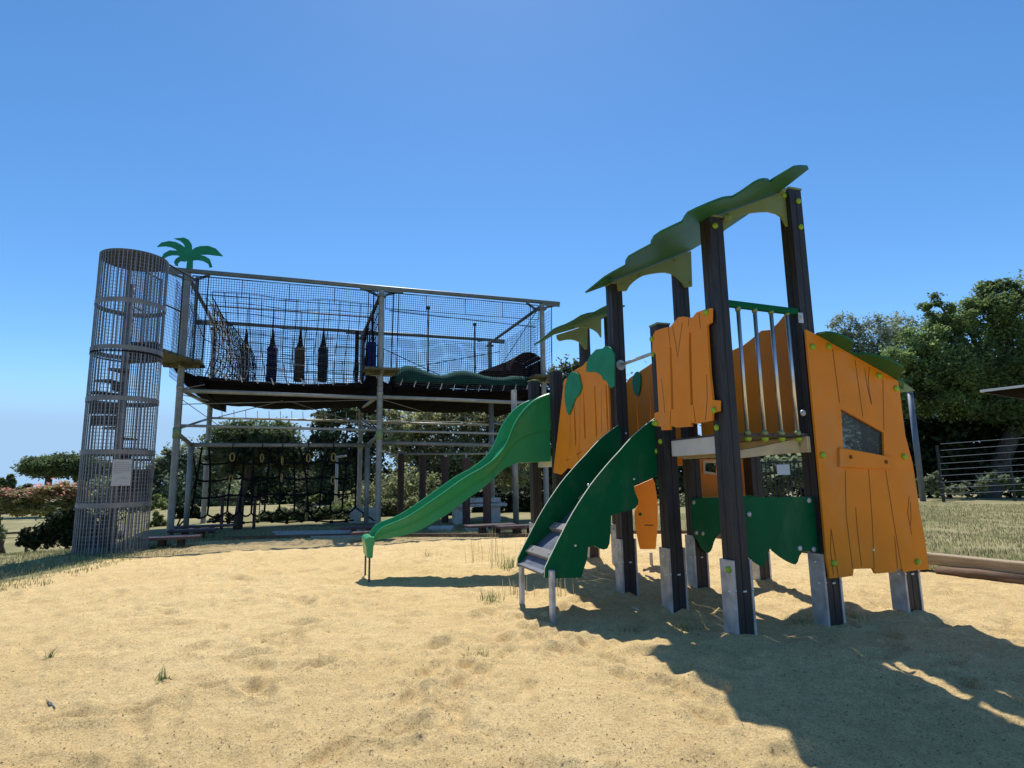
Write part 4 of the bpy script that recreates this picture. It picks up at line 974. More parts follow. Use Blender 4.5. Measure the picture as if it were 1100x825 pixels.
# timber posts of the low balance trail
for k, (px, py, yt) in enumerate(((430, 558, 487), (453.6, 559, 489), (478, 561, 491), (501, 566, 492), (523.5, 568, 490))):
    P_ = G(px, py); d_ = float(P_[1]); zt_ = atY(px, yt, d_)[2]
    nm = ('redder timber post of the balance trail, first beside the steel posts', 'dark timber post, second along the balance trail from the steel posts', 'timber post in the middle of the balance trail, crossed by the slide', 'dark timber post of the balance trail, fourth from the steel posts', 'timber post at the end of the balance trail, in front of a steel post')[k]
    o = empty('timber_post', (P_[0], P_[1], gz(P_[0], P_[1])), .34, nm, 'post', 'timber posts of the balance trail')
    b = MB(); b.tube([(0, 0, -.2), (0, 0, zt_)], .10, 12); b.build('shaft', M['wood_red'], o, True).modifiers.new('split', 'EDGE_SPLIT')
    b = MB(); b.tube([(0, 0, zt_), (0, 0, zt_ + .12)], .025, 8); b.build('pin', M['galv'], o)
# steel posts behind slide (belong to the course's far side)
for px, py in ((529, 560), (554.5, 565)):
    P_ = CS.loc(G(px, py)); b = MB(); b.tube([(P_[0], P_[1], -.2), (P_[0], P_[1], 3.4)], .075, 12); cpart(b, 'post', M['galv'], True)
# ground rope of the cargo net
b = MB(); P0, P1_ = CS.loc(G(222, 567)), CS.loc(G(380, 565.5)); path = [(P0[0] + (P1_[0] - P0[0]) * t / 20, P0[1] + (P1_[1] - P0[1]) * t / 20, .14 + .02 * math.sin(t)) for t in range(21)]
b.tube(path, .022, 6)
for t in range(1, 20, 2): b.tube([(path[t][0] - .04, path[t][1], path[t][2]), (path[t][0] + .04, path[t][1], path[t][2])], .045, 6)
cpart(b, 'ground_rope', M['rope'])

# ------------------------------------------------------------------ CAGE TOWER
TX, TY, TR, TH = -7.26, 11.017, .569, 5.483
tg = gz(TX, TY)
ct = empty('cage_tower', (TX, TY, 0), 0, 'round grey wire-cage stair tower left of the rope course', 'stair tower')
def circ(r, z, n=48): return [(r * math.cos(2 * math.pi * k / n), r * math.sin(2 * math.pi * k / n), z) for k in range(n)]
def band(b, r, z0, z1, a0=0, a1=2 * math.pi, n=48, mi=0):
    vs = []
    for k in range(n + 1):
        t = a0 + (a1 - a0) * k / n; vs += [(r * math.cos(t), r * math.sin(t), z0), (r * math.cos(t), r * math.sin(t), z1)]
    b.add(vs, [(2 * k, 2 * k + 2, 2 * k + 3, 2 * k + 1) for k in range(n)], mi)
b = MB()
for k in range(52):
    t = 2 * math.pi * k / 52; c_, s_ = math.cos(t), math.sin(t)
    b.box((TR * c_, TR * s_, (TH - .1) / 2), (.018, .008, TH + .1), Matrix.Rotation(t + math.pi / 2, 3, 'Z'))
b.build('cage_bar', M['cage'], ct, weld=False)
b = MB(); z = .05
while z < TH:
    band(b, TR - .006, z, z + .006, n=44); z += .066
for k in range(88):
    t = 2 * math.pi * k / 88; c_, s_ = (TR - .012) * math.cos(t), (TR - .012) * math.sin(t)
    tx_, ty_ = -math.sin(t) * .003, math.cos(t) * .003
    b.add([(c_ - tx_, s_ - ty_, 0), (c_ + tx_, s_ + ty_, 0), (c_ + tx_, s_ + ty_, TH), (c_ - tx_, s_ - ty_, TH)], [(0, 1, 2, 3)])
b.build('cage_mesh', M['cage'], ct, weld=False)
yf = TY - TR
for y in (321, 372, 427, 485, 543):
    z = atY(117, y, yf)[2]; b = MB(); band(b, TR + .012, z - .043, z + .043); bo = b.build('cage_band', M['cage_light'], ct)
    bo.modifiers.new('thick', 'SOLIDIFY').thickness = .006
    if y == 372:
        b = MB(); band(b, TR + .016, z - .085, z - .055); b.build('rubber_strip', M['rope'], bo, True)
        # lettering on the band
        txt = bpy.data.curves.new('lettering', 'FONT'); txt.body = 'IS.COM'; txt.size = .105; txt.align_x = 'CENTER'; txt.extrude = .001
        to = bpy.data.objects.new('tmp', txt); COL.objects.link(to); bpy.context.view_layer.update()
        dg = bpy.context.evaluated_depsgraph_get(); me = bpy.data.meshes.new_from_object(to.evaluated_get(dg)); bpy.data.objects.remove(to)
        t0 = R(-90 - 38)
        for v_ in me.vertices:
            t = t0 + v_.co.x / TR; rr_ = TR + .0145 + v_.co.z; v_.co = (rr_ * math.cos(t), rr_ * math.sin(t), z - .037 + v_.co.y)
        me.materials.append(M['ink']); lo_ = bpy.data.objects.new('lettering', me); COL.objects.link(lo_); lo_.parent = bo
b = MB()
for k in range(-17, 18):
    q = k * .032; hl = math.sqrt(max(0, (TR - .012) ** 2 - q * q))
    b.box((q, 0, TH - .02), (.012, 2 * hl, .014)); b.box((0, q, TH - .035), (2 * hl, .012, .014))
band(b, TR + .004, TH - .05, TH + .01); b.build('top_lid', M['rust'], ct)
b = MB(); b.tube([(0, 0, -.1), (0, 0, TH - .5)], .05, 10); b.build('centre_pole', M['cage'], ct, True)
for k in range(19):
    z = .22 + k * .2; a = R(200) + k * R(30)
    b = MB(); vs = []
    for zz_ in (z, z + .035):
        vs += [(0, 0, zz_)] + [((TR - .05) * math.cos(a + R(q)), (TR - .05) * math.sin(a + R(q)), zz_) for q in (-19, -6, 6, 19)]
    b.add(vs, [(0, 1, 2), (0, 2, 3), (0, 3, 4), (5, 6, 7), (5, 7, 8), (5, 8, 9), (0, 1, 6, 5), (1, 2, 7, 6), (2, 3, 8, 7), (3, 4, 9, 8), (4, 0, 5, 9)])
    if k % 3 != 1:
        for q in (-19, 19):
            pass
        b.add([(.05 * math.cos(a), .05 * math.sin(a), z), ((TR - .06) * math.cos(a + R(19)), (TR - .06) * math.sin(a + R(19)), z), ((TR - .06) * math.cos(a + R(19)), (TR - .06) * math.sin(a + R(19)), z - .16), (.05 * math.cos(a), .05 * math.sin(a), z - .16)], [(0, 1, 2, 3)])
    b.build('stair_step', M['step'], ct)
# gangway cage between tower and first platform
b = MB()
w0 = CS.loc((TX + TR * .9, TY + .15, 0)); 
gang = empty('gangway', (CS.x, CS.y, 0), CS.a, 'short mesh-sided gangway from the cage tower to the first platform', 'gangway')
_d = np.array([CS.x - TX, CS.y - TY]); _d /= np.hypot(*_d); _p = np.array([_d[1], -_d[0]]); _c = np.array([TX, TY]) + _d * .50
g0 = CS.loc((*(_c + _p * .36), 0)); g1 = CS.loc((CS.x - _d[0] * .40 + _p[0] * .40, CS.y - _d[1] * .40 + _p[1] * .40, 0)); g2 = CS.loc((*(_c - _p * .36), 0)); g3 = CS.loc((CS.x - _d[0] * .40 - _p[0] * .40, CS.y - _d[1] * .40 - _p[1] * .40, 0))
for a, c2 in ((g0, g1), (g2, g3)):
    net_sheet((a[0], a[1], 3.88), (c2[0], c2[1], 3.92), (c2[0], c2[1], 5.72), (a[0], a[1], 5.60), .062, .062, .0040, 'mesh_side', 'cage', parent=gang)
    bb = MB(); bb.tube([(a[0], a[1], 3.85), (a[0], a[1], 5.62)], .022, 8); m_p = (a + c2) / 2; bb.tube([(m_p[0], m_p[1], 3.85), (m_p[0], m_p[1], 5.66)], .018, 8); bb.tube([(c2[0], c2[1], 3.85), (c2[0], c2[1], 5.75)], .022, 8); bb.tube([(a[0], a[1], 5.6), (c2[0], c2[1], 5.72)], .02, 8); bb.tube([(a[0], a[1], 4.75), (c2[0] * .5 + a[0] * .5, c2[1] * .5 + a[1] * .5, 4.8)], .018, 8); bb.build('mesh_frame', M['iron'], gang)
b = MB(); b.add([(*g0[:2], 3.80), (*g1[:2], 3.86), (*g3[:2], 3.86), (*g2[:2], 3.80), (*g0[:2], 3.86), (*g1[:2], 3.92), (*g3[:2], 3.92), (*g2[:2], 3.86)], [(0, 1, 2, 3), (4, 5, 6, 7), (0, 1, 5, 4), (1, 2, 6, 5), (2, 3, 7, 6), (3, 0, 4, 7)]); b.build('gangway_floor', M['plat'], gang)
# notice fixed to the cage
sc_ = atY(132, 507.5, TY - TR - .02); an = math.atan2(sc_[1] - TY, sc_[0] - TX)
sg = empty('notice_board', (TX + (TR + .03) * math.cos(an), TY + (TR + .03) * math.sin(an), sc_[2]), an + math.pi / 2, 'pale grey notice with lines of print fixed to the cage tower', 'sign')
b = MB(); b.box((0, 0, 0), (.285, .008, .46)); b.build('board', M['sign'], sg, bevel=.002)
b = MB(); rd = random.Random(4)
for i, (y, w) in enumerate(((.17, .20), (.135, .24), (.10, .24), (.065, .22), (.03, .24), (-.005, .10))):
    x = -.12
    while x < -.12 + w:
        l = rd.uniform(.012, .035); b.box((x + l / 2, -.0052, y), (l, .001, .010)); x += l + .008
b.build('print', M['ink'], sg)
b = MB(); b.panel([(-.10, -.16), (-.08, -.11), (-.02, -.07), (.06, -.075), (.11, -.12), (.08, -.12), (.0, -.10), (-.05, -.13)], [], lambda a, z, t: (a, -.0048 - t, z), .001); b.build('picture', M['ink_soft'], sg)
b = MB()
for x, z in ((0, .225), (0, -.225)): b.dome((x, -.004, z), (0, -1, 0), .010)
b.build('screw', M['ink'], sg)

# ------------------------------------------------------------------ EDGING, STONES, FURNITURE
path_pts = [(6.55, 2.6), (6.0, 5.15), (5.47, 6.45), (4.98, 7.42), (4.62, 8.7), (4.27, 10.1), (3.95, 11.4), (3.7, 12.5)]
EL = ['lowest nearest length at the frame edge', 'first length right of the orange house wall', 'length beside the orange house wall foot', 'length seen past the house wall, third', 'length behind the climbing playset, fourth', 'length behind the climbing playset, fifth', 'farthest length behind the climbing playset']
for k in range(len(path_pts) - 1):
    (xa_, ya_), (xb_, yb_) = path_pts[k], path_pts[k + 1]
    d = Vector((xb_ - xa_, yb_ - ya_, 0)); L_ = d.length; o = empty('timber_edging', ((xa_ + xb_) / 2, (ya_ + yb_) / 2, 0), math.atan2(d.y, d.x), 'weathered timber edging of the sandpit, ' + EL[k], 'edging', 'timber edging of the sandpit')
    b = MB(); b.box((0, -.03, .145), (L_ - .01, .15, .13)); b.build('top_sleeper', M['log'], o, bevel=.018)
    b = MB(); b.tube([(-L_ / 2 + .02, .08, .03), (0, .085, .035), (L_ / 2 - .12, .08, .025)], [.06, .065, .05], 8); b.build('lower_log', M['log_dark'], o, True)
b = MB(); pts = [(-6.1, 12.82), (-4.6, 13.02), (-3.0, 13.04), (-1.4, 12.70), (.2, 12.38), (2.0, 12.76), (3.7, 12.5)]
for a, c2 in zip(pts[:-1], pts[1:]): b.bar((*a, .02), (*c2, .02), .10, .09)
tag(b.build('back_edging', M['log_dark'], None, bevel=.01), 'thin dark board edging along the back of the sandpit', 'edging')
P_ = [G(292, 572), G(385, 570.5), G(398, 577), G(300, 578)]
b = MB(); b.add([(p[0], p[1], .035) for p in P_] + [(p[0], p[1], -.05) for p in P_], [(0, 1, 2, 3), (4, 5, 6, 7), (0, 1, 5, 4), (1, 2, 6, 5), (2, 3, 7, 6), (3, 0, 4, 7)]); tag(b.build('concrete_path', M['concrete']), kind='structure')
# stone picnic table beyond the slide
P_ = G(512, 562); o = empty('stone_table', (P_[0], P_[1], 0), .25, 'pale stone picnic table on block legs seen beneath the slide', 'table')
b = MB(); b.box((0, 0, .48), (1.5, .8, .08)); b.box((.1, .05, .60), (1.05, .5, .12)); b.build('tabletop', M['stone'], o, bevel=.015)
for x in (-.45, .42): b = MB(); b.box((x, 0, .22), (.34, .6, .44)); b.build('leg', M['stone'], o, bevel=.02)
for k, (px, py, w, lab) in enumerate(((391, 562, .75, 'low pale stone block with an arched opening between the steel posts'), (474, 569, .55, 'flat pale paving slab on the grass under the slide, left one'), (512, 569.5, .5, 'flat pale paving slab on the grass under the slide, right one'))):
    P_ = G(px, py); z = gz(P_[0], P_[1])
    if k == 0:
        o = empty('stone_block', (P_[0], P_[1], z), .2, lab, 'stone block'); b = MB()
        arch = [(.10 * math.cos(t), .30 * 1 * math.sin(t) if False else .12 + .14 * math.sin(t)) for t in [math.pi * q / 8 for q in range(9)]]
        b.panel([(-w / 2, 0), (w / 2, 0), (w / 2, .42), (-w / 2, .42)], [arch + [(-.10, .04), (.10, .04)]], lambda a, zz_, t: (a, t, zz_), .35); b.build('block', M['stone'], o, bevel=.01)
    else:
        b = MB(); b.box((0, 0, .04), (w, .4, .10)); o = b.build('stone_slab', M['stone'], None, bevel=.01); o.location = (P_[0], P_[1], z); tag(o, lab, 'slab', 'paving slabs under the slide')
# street lamp far behind
Pt = 24; b0 = atY(360, 566, Pt); o = empty('street_lamp', (b0[0], b0[1], gz(b0[0], b0[1])), 0, 'slim grey street lamp with a flat head behind the cargo net', 'lamp')
h = atY(363, 492, Pt)[2] - gz(b0[0], b0[1]); b = MB(); b.tube([(0, 0, 0), (0, 0, h)], [.07, .045], 10); b.build('pole', M['galv_light'], o, True)
b = MB(); b.add([(-.12, -.12, h), (.36, -.1, h + .06), (.36, .14, h + .06), (-.12, .12, h), (-.1, -.1, h + .08), (.34, -.08, h + .12), (.34, .12, h + .12), (-.1, .1, h + .08)], [(0, 1, 2, 3), (4, 5, 6, 7), (0, 1, 5, 4), (1, 2, 6, 5), (2, 3, 7, 6), (3, 0, 4, 7)]); b.build('lamp_head', M['galv_light'], o)
# lone pole on the right lawn
P_ = G(991.5, 537, .12); d_ = float(P_[1]); o = empty('steel_pole', (P_[0], P_[1], gz(P_[0], P_[1])), 0, 'blue-grey steel pole standing on the lawn right of the orange house wall', 'pole')
zt_ = atY(982.5, 424, d_)[2]; b = MB(); b.tube([(0, 0, -.1), (0, 0, zt_)], .098, 12); b.build('shaft', M['pole'], o, True); b = MB(); b.tube([(0, 0, zt_), (0, 0, zt_ + .04)], .106, 12); b.build('cap', M['pole'], o)
# wire fence on the right
Y_ = 21.5; xs = [atY(1009, 500, Y_)[0], atY(1085, 500, Y_)[0], atY(1170, 500, Y_)[0]]
z0_ = gz(xs[0], Y_); o = empty('wire_fence', (xs[0], Y_, z0_), 0, 'taut horizontal wire fence in front of the dark trees on the right', 'fence')
for x in xs: b = MB(); b.box((x - xs[0], 0, .95), (.07, .07, 2.1)); b.build('post', M['iron'], o)
for k_, (yl, yr) in enumerate(((477, 470), (484, 477), (491, 485), (498, 492.5), (504.5, 500), (511, 507), (518, 514), (524.5, 521), (531, 528))):
    a = atY(1009, yl, Y_); c2 = atY(1170, yr - 5, Y_); b = MB(); b.tube([(a[0] - xs[0], -.05, a[2] - z0_), (c2[0] - xs[0], -.05, c2[2] - z0_)], .009, 5); b.build('wire', M['wire'], o)
# shelter roof poking in from the right
Y_ = 13.0; e0 = atY(1054, 419.5, Y_); ang_ = R(-56)
o = empty('picnic_shelter', (e0[0], Y_, gz(e0[0], Y_)), ang_, 'shelter roof corner with pale edge and dark brown soffit at the right picture edge', 'shelter')
zz_ = e0[2] - gz(e0[0], Y_); b = MB(); b.add([(0, 0, zz_), (4.2, 0, zz_ + .06), (4.2, 3.6, zz_ + .06), (0, 3.6, zz_), (2.1, 1.8, zz_ + .25)], [(0, 1, 4), (1, 2, 4), (2, 3, 4), (3, 0, 4)]); b.build('roof', M['galv_light'], o)
b = MB(); b.add([(.02, .02, zz_ - .05), (4.18, .02, zz_ + .01), (4.18, 3.58, zz_ + .01), (.02, 3.58, zz_ - .05), (.3, .3, zz_ - .12), (3.9, .3, zz_ - .08), (3.9, 3.3, zz_ - .08), (.3, 3.3, zz_ - .12)], [(0, 1, 5, 4), (1, 2, 6, 5), (2, 3, 7, 6), (3, 0, 4, 7), (4, 5, 6, 7)]); b.build('soffit', M['soffit'], o)
b = MB(); b.bar((0, -.01, zz_ - .012), (4.2, -.01, zz_ + .048), .03, .05); b.bar((-.01, 0, zz_ - .012), (-.01, 3.6, zz_ - .012), .03, .05); b.build('fascia', M['white'], o)
for x, y in ((2.6, 1.0), (3.8, 1.0), (2.6, 2.9), (3.8, 2.9)): b = MB(); b.box((x, y, (zz_ - .08) / 2), (.12, .12, zz_ - .06)); b.build('post', M['iron'], o)
# iron fence with notice far behind, seen under the deck
Y_ = 19.0; a = atY(800, 497, Y_); c2 = atY(905, 497, Y_); zg = gz(a[0], Y_); o = empty('iron_fence', (a[0], Y_, zg), 0, 'black iron bar fence seen under the playset deck', 'fence')
b = MB(); L_ = c2[0] - a[0]; hh = a[2] - zg
for x in np.arange(0, L_, .13): b.box((x, 0, hh / 2), (.035, .02, hh))
b.build('bars', M['iron'], o); b = MB(); b.bar((0, 0, hh), (L_, 0, hh), .04, .05); b.bar((0, 0, .15), (L_, 0, .15), .04, .05); b.build('fence_rail', M['iron'], o)
w = atY(841.5, 504.5, Y_ - .04); b = MB(); b.box((0, 0, 0), (.40, .02, .32)); o2 = b.build('paper_notice', M['paper']); o2.location = w; tag(o2, 'small pale notice tied to the iron fence under the deck', 'sign')

# ------------------------------------------------------------------ VEGETATION
def leaf_cloud(pts, size, up=.35, seed=0, asp=.6, jitter=.45):
    """rhombic leaf sprays at pts; returns verts, faces"""
    r_ = np.random.default_rng(seed); n = len(pts)
    nr = r_.normal(size=(n, 3)); nr /= np.linalg.norm(nr, axis=1)[:, None]; nr[:, 2] = np.abs(nr[:, 2]) + up; nr /= np.linalg.norm(nr, axis=1)[:, None]
    t = r_.normal(size=(n, 3)); t -= (t * nr).sum(1)[:, None] * nr; t /= np.linalg.norm(t, axis=1)[:, None]; bt_ = np.cross(nr, t)
    s = size * (1 + jitter * r_.uniform(-1, 1, n))[:, None]
    v = np.stack([pts - t * s, pts - bt_ * s * asp, pts + t * s, pts + bt_ * s * asp], 1).reshape(-1, 3)
    return v, np.arange(4 * n).reshape(n, 4)
def lobes_points(lobes, n, seed, clump=38, spread=.17, inner=.35):
    r_ = np.random.default_rng(seed); out = []
    wts = np.array([l[3] * l[4] + l[3] * l[5] + l[4] * l[5] for l in lobes]); wts = wts / wts.sum()
    for l, w in zip(lobes, wts):
        m_ = max(4, int(n * w)); nc = max(3, m_ // clump)
        d = r_.normal(size=(nc, 3)); d /= np.linalg.norm(d, axis=1)[:, None]
        rad = np.where(r_.random(nc) < inner, r_.uniform(.2, .75, nc), r_.uniform(.75, 1.04, nc))[:, None]
        c_ = d * rad * np.array(l[3:6]) + np.array(l[:3])
        k = r_.integers(0, nc, m_); sg_ = spread * np.array(l[3:6]) * (.6 + .8 * r_.random((nc, 1)))
        out.append(c_[k] + r_.normal(size=(m_, 3)) * sg_[k])
    return np.concatenate(out)
def plant(name, label, cat, group, base, lobes, n, leaf, m, seed, trunk=None, twigs=True, up=.35, asp=.6, crown='crown', extra=None, floor=None, **kw):
    """lobes in world coordinates; trunk = radius"""
    bx_, by_ = base; bz_ = gz(bx_, by_)
    o = empty(name, (bx_, by_, bz_), 0, label, cat, group)
    L0 = [(l[0] - bx_, l[1] - by_, l[2] - bz_, l[3], l[4], l[5]) for l in lobes]
    pts = lobes_points(L0, n, seed, **kw)
    if floor is not None: pts[:, 2] = np.maximum(pts[:, 2], floor + np.random.default_rng(seed).uniform(0, .3, len(pts)))
    v, f = leaf_cloud(pts, leaf, up, seed + 1, asp); raw_mesh(crown, v, f, M[m], o)
    if extra:
        m2, frac, lf2, zmin = extra; sel = pts[pts[:, 2] > np.quantile(pts[:, 2], zmin)]; r_ = np.random.default_rng(seed + 3); sel = sel[r_.random(len(sel)) < frac] + r_.normal(size=(1, 3)) * .02
        sel = sel + r_.normal(size=sel.shape) * leaf; v, f = leaf_cloud(sel, lf2, up, seed + 2, asp); raw_mesh('blossom', v, f, M[m2], o)
    if trunk:
        b = MB(); top = max(L0, key=lambda l: l[3]); hz_ = max(.5, min(l[2] - l[5] * .5 for l in L0)); rd = random.Random(seed)
        mid = (top[0] * .2 + rd.uniform(-.1, .1), top[1] * .2, hz_ * .5)
        b.tube([(0, 0, -.2), (0, 0, .1), mid, (top[0] * .4, top[1] * .4, hz_)], [trunk * 1.3, trunk, trunk * .85, trunk * .7], 9)
        for l in L0:
            e = (l[0], l[1], l[2] + l[5] * .2); s_ = Vector((top[0] * .4, top[1] * .4, hz_)); mm = s_.lerp(Vector(e), .5) + Vector((rd.uniform(-.3, .3), 0, rd.uniform(0, .4))) * l[3] * .3
            b.tube([s_, mm, e], [trunk * .5, trunk * .32, trunk * .1], 6)
        b.build('trunk', M['bark'], o, True)
    return o
def LB(Y, items, dz=1.0, dd=.8):
    """(px,py,rx,ry) outlines at distance Y -> lobes"""
    out = []; r_ = random.Random(int(Y * 10) + len(items))
    for it in items:
        x, y, rx, ry = it[:4]; yy = Y + (it[4] if len(it) > 4 else r_.uniform(-.5, .5) * rx * Y / F * .6); c_ = atY(x, y, yy)
        out.append((c_[0], c_[1], c_[2], rx * yy / F, rx * yy / F * dd, ry * yy / F))
    return out
def bx(px, Y): q = atY(px, 510, Y); return (q[0], q[1])
# right side
plant('oak_tree', 'big bushy green oak at the right edge with yellow-lit leaves', 'tree', None, bx(1060, 27), LB(27, [(1080, 335, 34, 26), (1032, 345, 32, 20), (1000, 365, 30, 22), (1060, 320, 20, 16), (1078, 312, 18, 15), (1010, 330, 18, 12), (975, 392, 30, 22), (1020, 400, 44, 34), (1075, 395, 48, 40), (1120, 350, 44, 50), (985, 428, 30, 20), (1040, 430, 48, 22), (1095, 435, 50, 26), (1150, 400, 60, 56)]), 120000, .072, 'oak', 31, trunk=.42, clump=150, spread=.135, inner=.25)
plant('shaded_crown_mass', 'near-black leaf mass painting the shaded lower crowns behind the wire fence on the right', 'tree', None, bx(1060, 30), LB(28.5, [(985, 462, 30, 24), (1030, 462, 36, 26), (1080, 462, 40, 28), (1140, 455, 50, 30), (975, 505, 34, 32), (1020, 500, 40, 34), (1070, 495, 44, 36), (1120, 490, 50, 42), (1170, 480, 50, 46), (940, 500, 40, 40)]), 24000, .16, 'hedge', 32, trunk=.2, inner=.6)  # shade of the lower crowns put into the near-black leaf colour
plant('poplar_tree', 'pale grey-green airy tree above the orange house wall roof', 'tree', None, bx(935, 40), LB(40, [(908, 356, 17, 20), (922, 375, 20, 18), (945, 362, 26, 22), (968, 356, 20, 18), (905, 385, 16, 16), (940, 400, 36, 28), (975, 390, 26, 28), (925, 440, 40, 44), (970, 450, 40, 44)]), 36000, .085, 'pale', 33, trunk=.25, clump=30, spread=.15)
plant('shrub', 'small white-flecked shrub at the wire fence foot beside the pole', 'shrub', None, bx(1003, 22.5), LB(22.5, [(998, 522, 9, 10), (1012, 526, 8, 8), (1005, 515, 7, 7), (1030, 524, 10, 7), (1060, 518, 14, 9), (1078, 516, 12, 8)]), 2600, .07, 'greyleaf', 34)
plant('shrub', 'bright green bush behind the orange house wall edge', 'shrub', None, bx(984, 24), LB(24, [(984, 522, 7, 10), (980, 534, 6, 8)]), 700, .09, 'shrub', 35)
plant('shrub', 'round bush on the right lawn at the picture edge', 'shrub', None, bx(1097, 24), LB(24, [(1097, 524, 8, 8), (1110, 518, 14, 12)]), 1200, .08, 'shrub', 36)
# behind the playset
plant('evergreen_tree', 'dark evergreen seen between the slide and the ramp under the roofs', 'tree', None, bx(640, 34), LB(34, [(605, 410, 22, 20), (625, 400, 18, 16), (590, 440, 30, 34), (640, 440, 40, 36), (690, 450, 40, 40), (570, 490, 36, 40), (620, 500, 44, 40), (680, 510, 44, 36), (740, 500, 44, 36), (800, 495, 44, 36), (850, 500, 40, 34)]), 36000, .13, 'darkleaf', 41, trunk=.3, inner=.55)
plant('shrub', 'light leafy bush behind the iron fence under the deck', 'shrub', None, bx(850, 20.5), LB(20.5, [(845, 505, 24, 16), (870, 512, 20, 18), (825, 520, 20, 18), (735, 545, 20, 18), (760, 530, 18, 18)]), 3600, .10, 'greyleaf', 42)
# behind the rope course
plant('pine_tree', 'dark bushy pine behind the left bay of the rope course', 'tree', None, bx(268, 46), LB(46, [(250, 468, 24, 14), (285, 465, 30, 14), (265, 458, 14, 8), (300, 462, 14, 9), (235, 490, 26, 24), (275, 495, 34, 26), (310, 490, 26, 24), (255, 525, 40, 24), (305, 525, 34, 22)]), 26000, .13, 'pine', 43, trunk=.35, inner=.45)
plant('leaning_pine', 'dark tree with sky gaps behind the middle posts of the rope course', 'tree', None, bx(350, 34), LB(34, [(352, 455, 17, 16), (378, 445, 22, 15), (342, 480, 14, 14), (366, 488, 28, 24), (400, 474, 18, 24), (375, 522, 36, 26), (340, 528, 24, 20), (398, 446, 12, 10)]), 17000, .12, 'darkleaf', 44, trunk=.3, inner=.4, clump=60)
plant('holm_oak', 'broad olive-green tree behind the right bay of the rope course', 'tree', None, bx(470, 30), LB(30, [(440, 452, 26, 22), (480, 448, 34, 22), (520, 452, 32, 24), (550, 462, 26, 26), (455, 485, 34, 26), (500, 490, 38, 30), (540, 500, 34, 30), (470, 525, 40, 26), (425, 470, 18, 22), (510, 440, 22, 14), (410, 440, 14, 12)]), 40000, .085, 'olive_leaf', 45, trunk=.3, clump=70, spread=.14)
plant('laurel_bush', 'leafy bush behind the timber posts below the rope course', 'shrub', None, bx(415, 26), LB(26, [(400, 540, 30, 22), (430, 528, 22, 26), (455, 535, 24, 24), (375, 548, 16, 12), (480, 545, 20, 18)]), 9000, .07, 'olive_leaf', 46)
plant('shade_backing', 'added dark leaf backing in place of canopy shade behind the rope course', 'hedge', None, bx(460, 40), LB(40, [(330, 530, 34, 30), (380, 528, 34, 32), (430, 526, 36, 34), (480, 526, 36, 34), (530, 526, 36, 34), (580, 526, 36, 34), (630, 528, 36, 34), (690, 528, 40, 36)]), 20000, .22, 'hedge', 47, inner=.6)  # near-black backing stands in for the trees' own shade
plant('shrub', 'round green bush right of the stone table', 'shrub', None, bx(548, 21.5), LB(21.5, [(545, 545, 9, 10), (552, 538, 6, 6), (595, 552, 8, 10)]), 900, .08, 'shrub', 48)
plant('shrub', 'yellow-green bush below the cargo net, right one', 'shrub', None, bx(362, 21), LB(21, [(355, 552, 9, 8), (372, 550, 11, 9), (340, 535, 10, 6)]), 1000, .08, 'shrub', 49)
plant('shrub', 'yellow-green bush below the cargo net, left one', 'shrub', None, bx(300, 21), LB(21, [(297, 555, 9, 7), (312, 553, 9, 8), (282, 556, 8, 6)]), 900, .08, 'shrub', 50)
plant('clipped_hedge', 'dark clipped box hedge behind the cargo net rings', 'hedge', None, bx(331, 20), LB(20, [(325, 553, 9, 9), (337, 553, 9, 9), (331, 546, 10, 5)]), 1500, .07, 'hedge', 51, inner=.6)
plant('clipped_hedge', 'small dark hedge behind the left end of the cargo net', 'hedge', None, bx(240, 19), LB(19, [(233, 560, 8, 7), (247, 559, 9, 7)]), 900, .07, 'hedge', 52, inner=.6)
plant('clipped_hedge', 'dark rounded hedge between the steel posts at the left', 'hedge', None, bx(198, 21), LB(21, [(192, 556, 7, 10), (204, 553, 8, 11), (214, 556, 6, 9)]), 1300, .08, 'hedge', 53, inner=.6)
plant('low_hedge', 'low dark hedge row under the rope course, left of the street lamp', 'hedge', None, bx(315, 19), LB(19, [(287, 557, 11, 7), (305, 555, 12, 8), (326, 554, 13, 9), (348, 555, 13, 8), (370, 555, 13, 8)]), 6500, .06, 'darkleaf', 54, inner=.5)
plant('low_hedge', 'low leafy hedge row behind the timber posts, right of the street lamp', 'hedge', None, bx(440, 20), LB(20, [(400, 551, 14, 10), (420, 549, 15, 12), (444, 548, 15, 12), (468, 549, 15, 12), (490, 549, 14, 11)]), 8000, .06, 'olive_leaf', 55, inner=.5)
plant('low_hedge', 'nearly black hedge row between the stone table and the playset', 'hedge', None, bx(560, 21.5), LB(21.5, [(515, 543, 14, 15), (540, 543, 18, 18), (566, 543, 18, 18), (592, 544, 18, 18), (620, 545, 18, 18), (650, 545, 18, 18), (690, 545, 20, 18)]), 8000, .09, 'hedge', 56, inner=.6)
# young tree with stake behind the cargo net
P_ = G(255, 568); 
o = empty('staked_tree', (P_[0], P_[1], gz(P_[0], P_[1])), 0, 'dark tree trunk with wooden stakes behind the cargo net', 'tree')
b = MB(); b.tube([(0, 0, -.1), (.05, 0, .8), (.2, .1, 1.5), (.3, .1, 2.1)], [.13, .10, .08, .04], 8); b.build('trunk', M['bark'], o, True)
b = MB(); b.box((-.42, 0, .45), (.06, .06, 1.0)); b.box((.42, 0, .5), (.06, .06, 1.2)); b.box((0, .06, .75), (1.1, .03, .08)); b.build('stakes', M['wood_red'], o)
pts = lobes_points([(.3, .1, 2.0, .9, .9, .45), (-.4, .3, 1.8, .6, .6, .35), (1.1, 0, 1.9, .6, .6, .4)], 1800, 77); v_, f_ = leaf_cloud(pts, .11, .3, 78); raw_mesh('crown', v_, f_, M['darkleaf'], o)
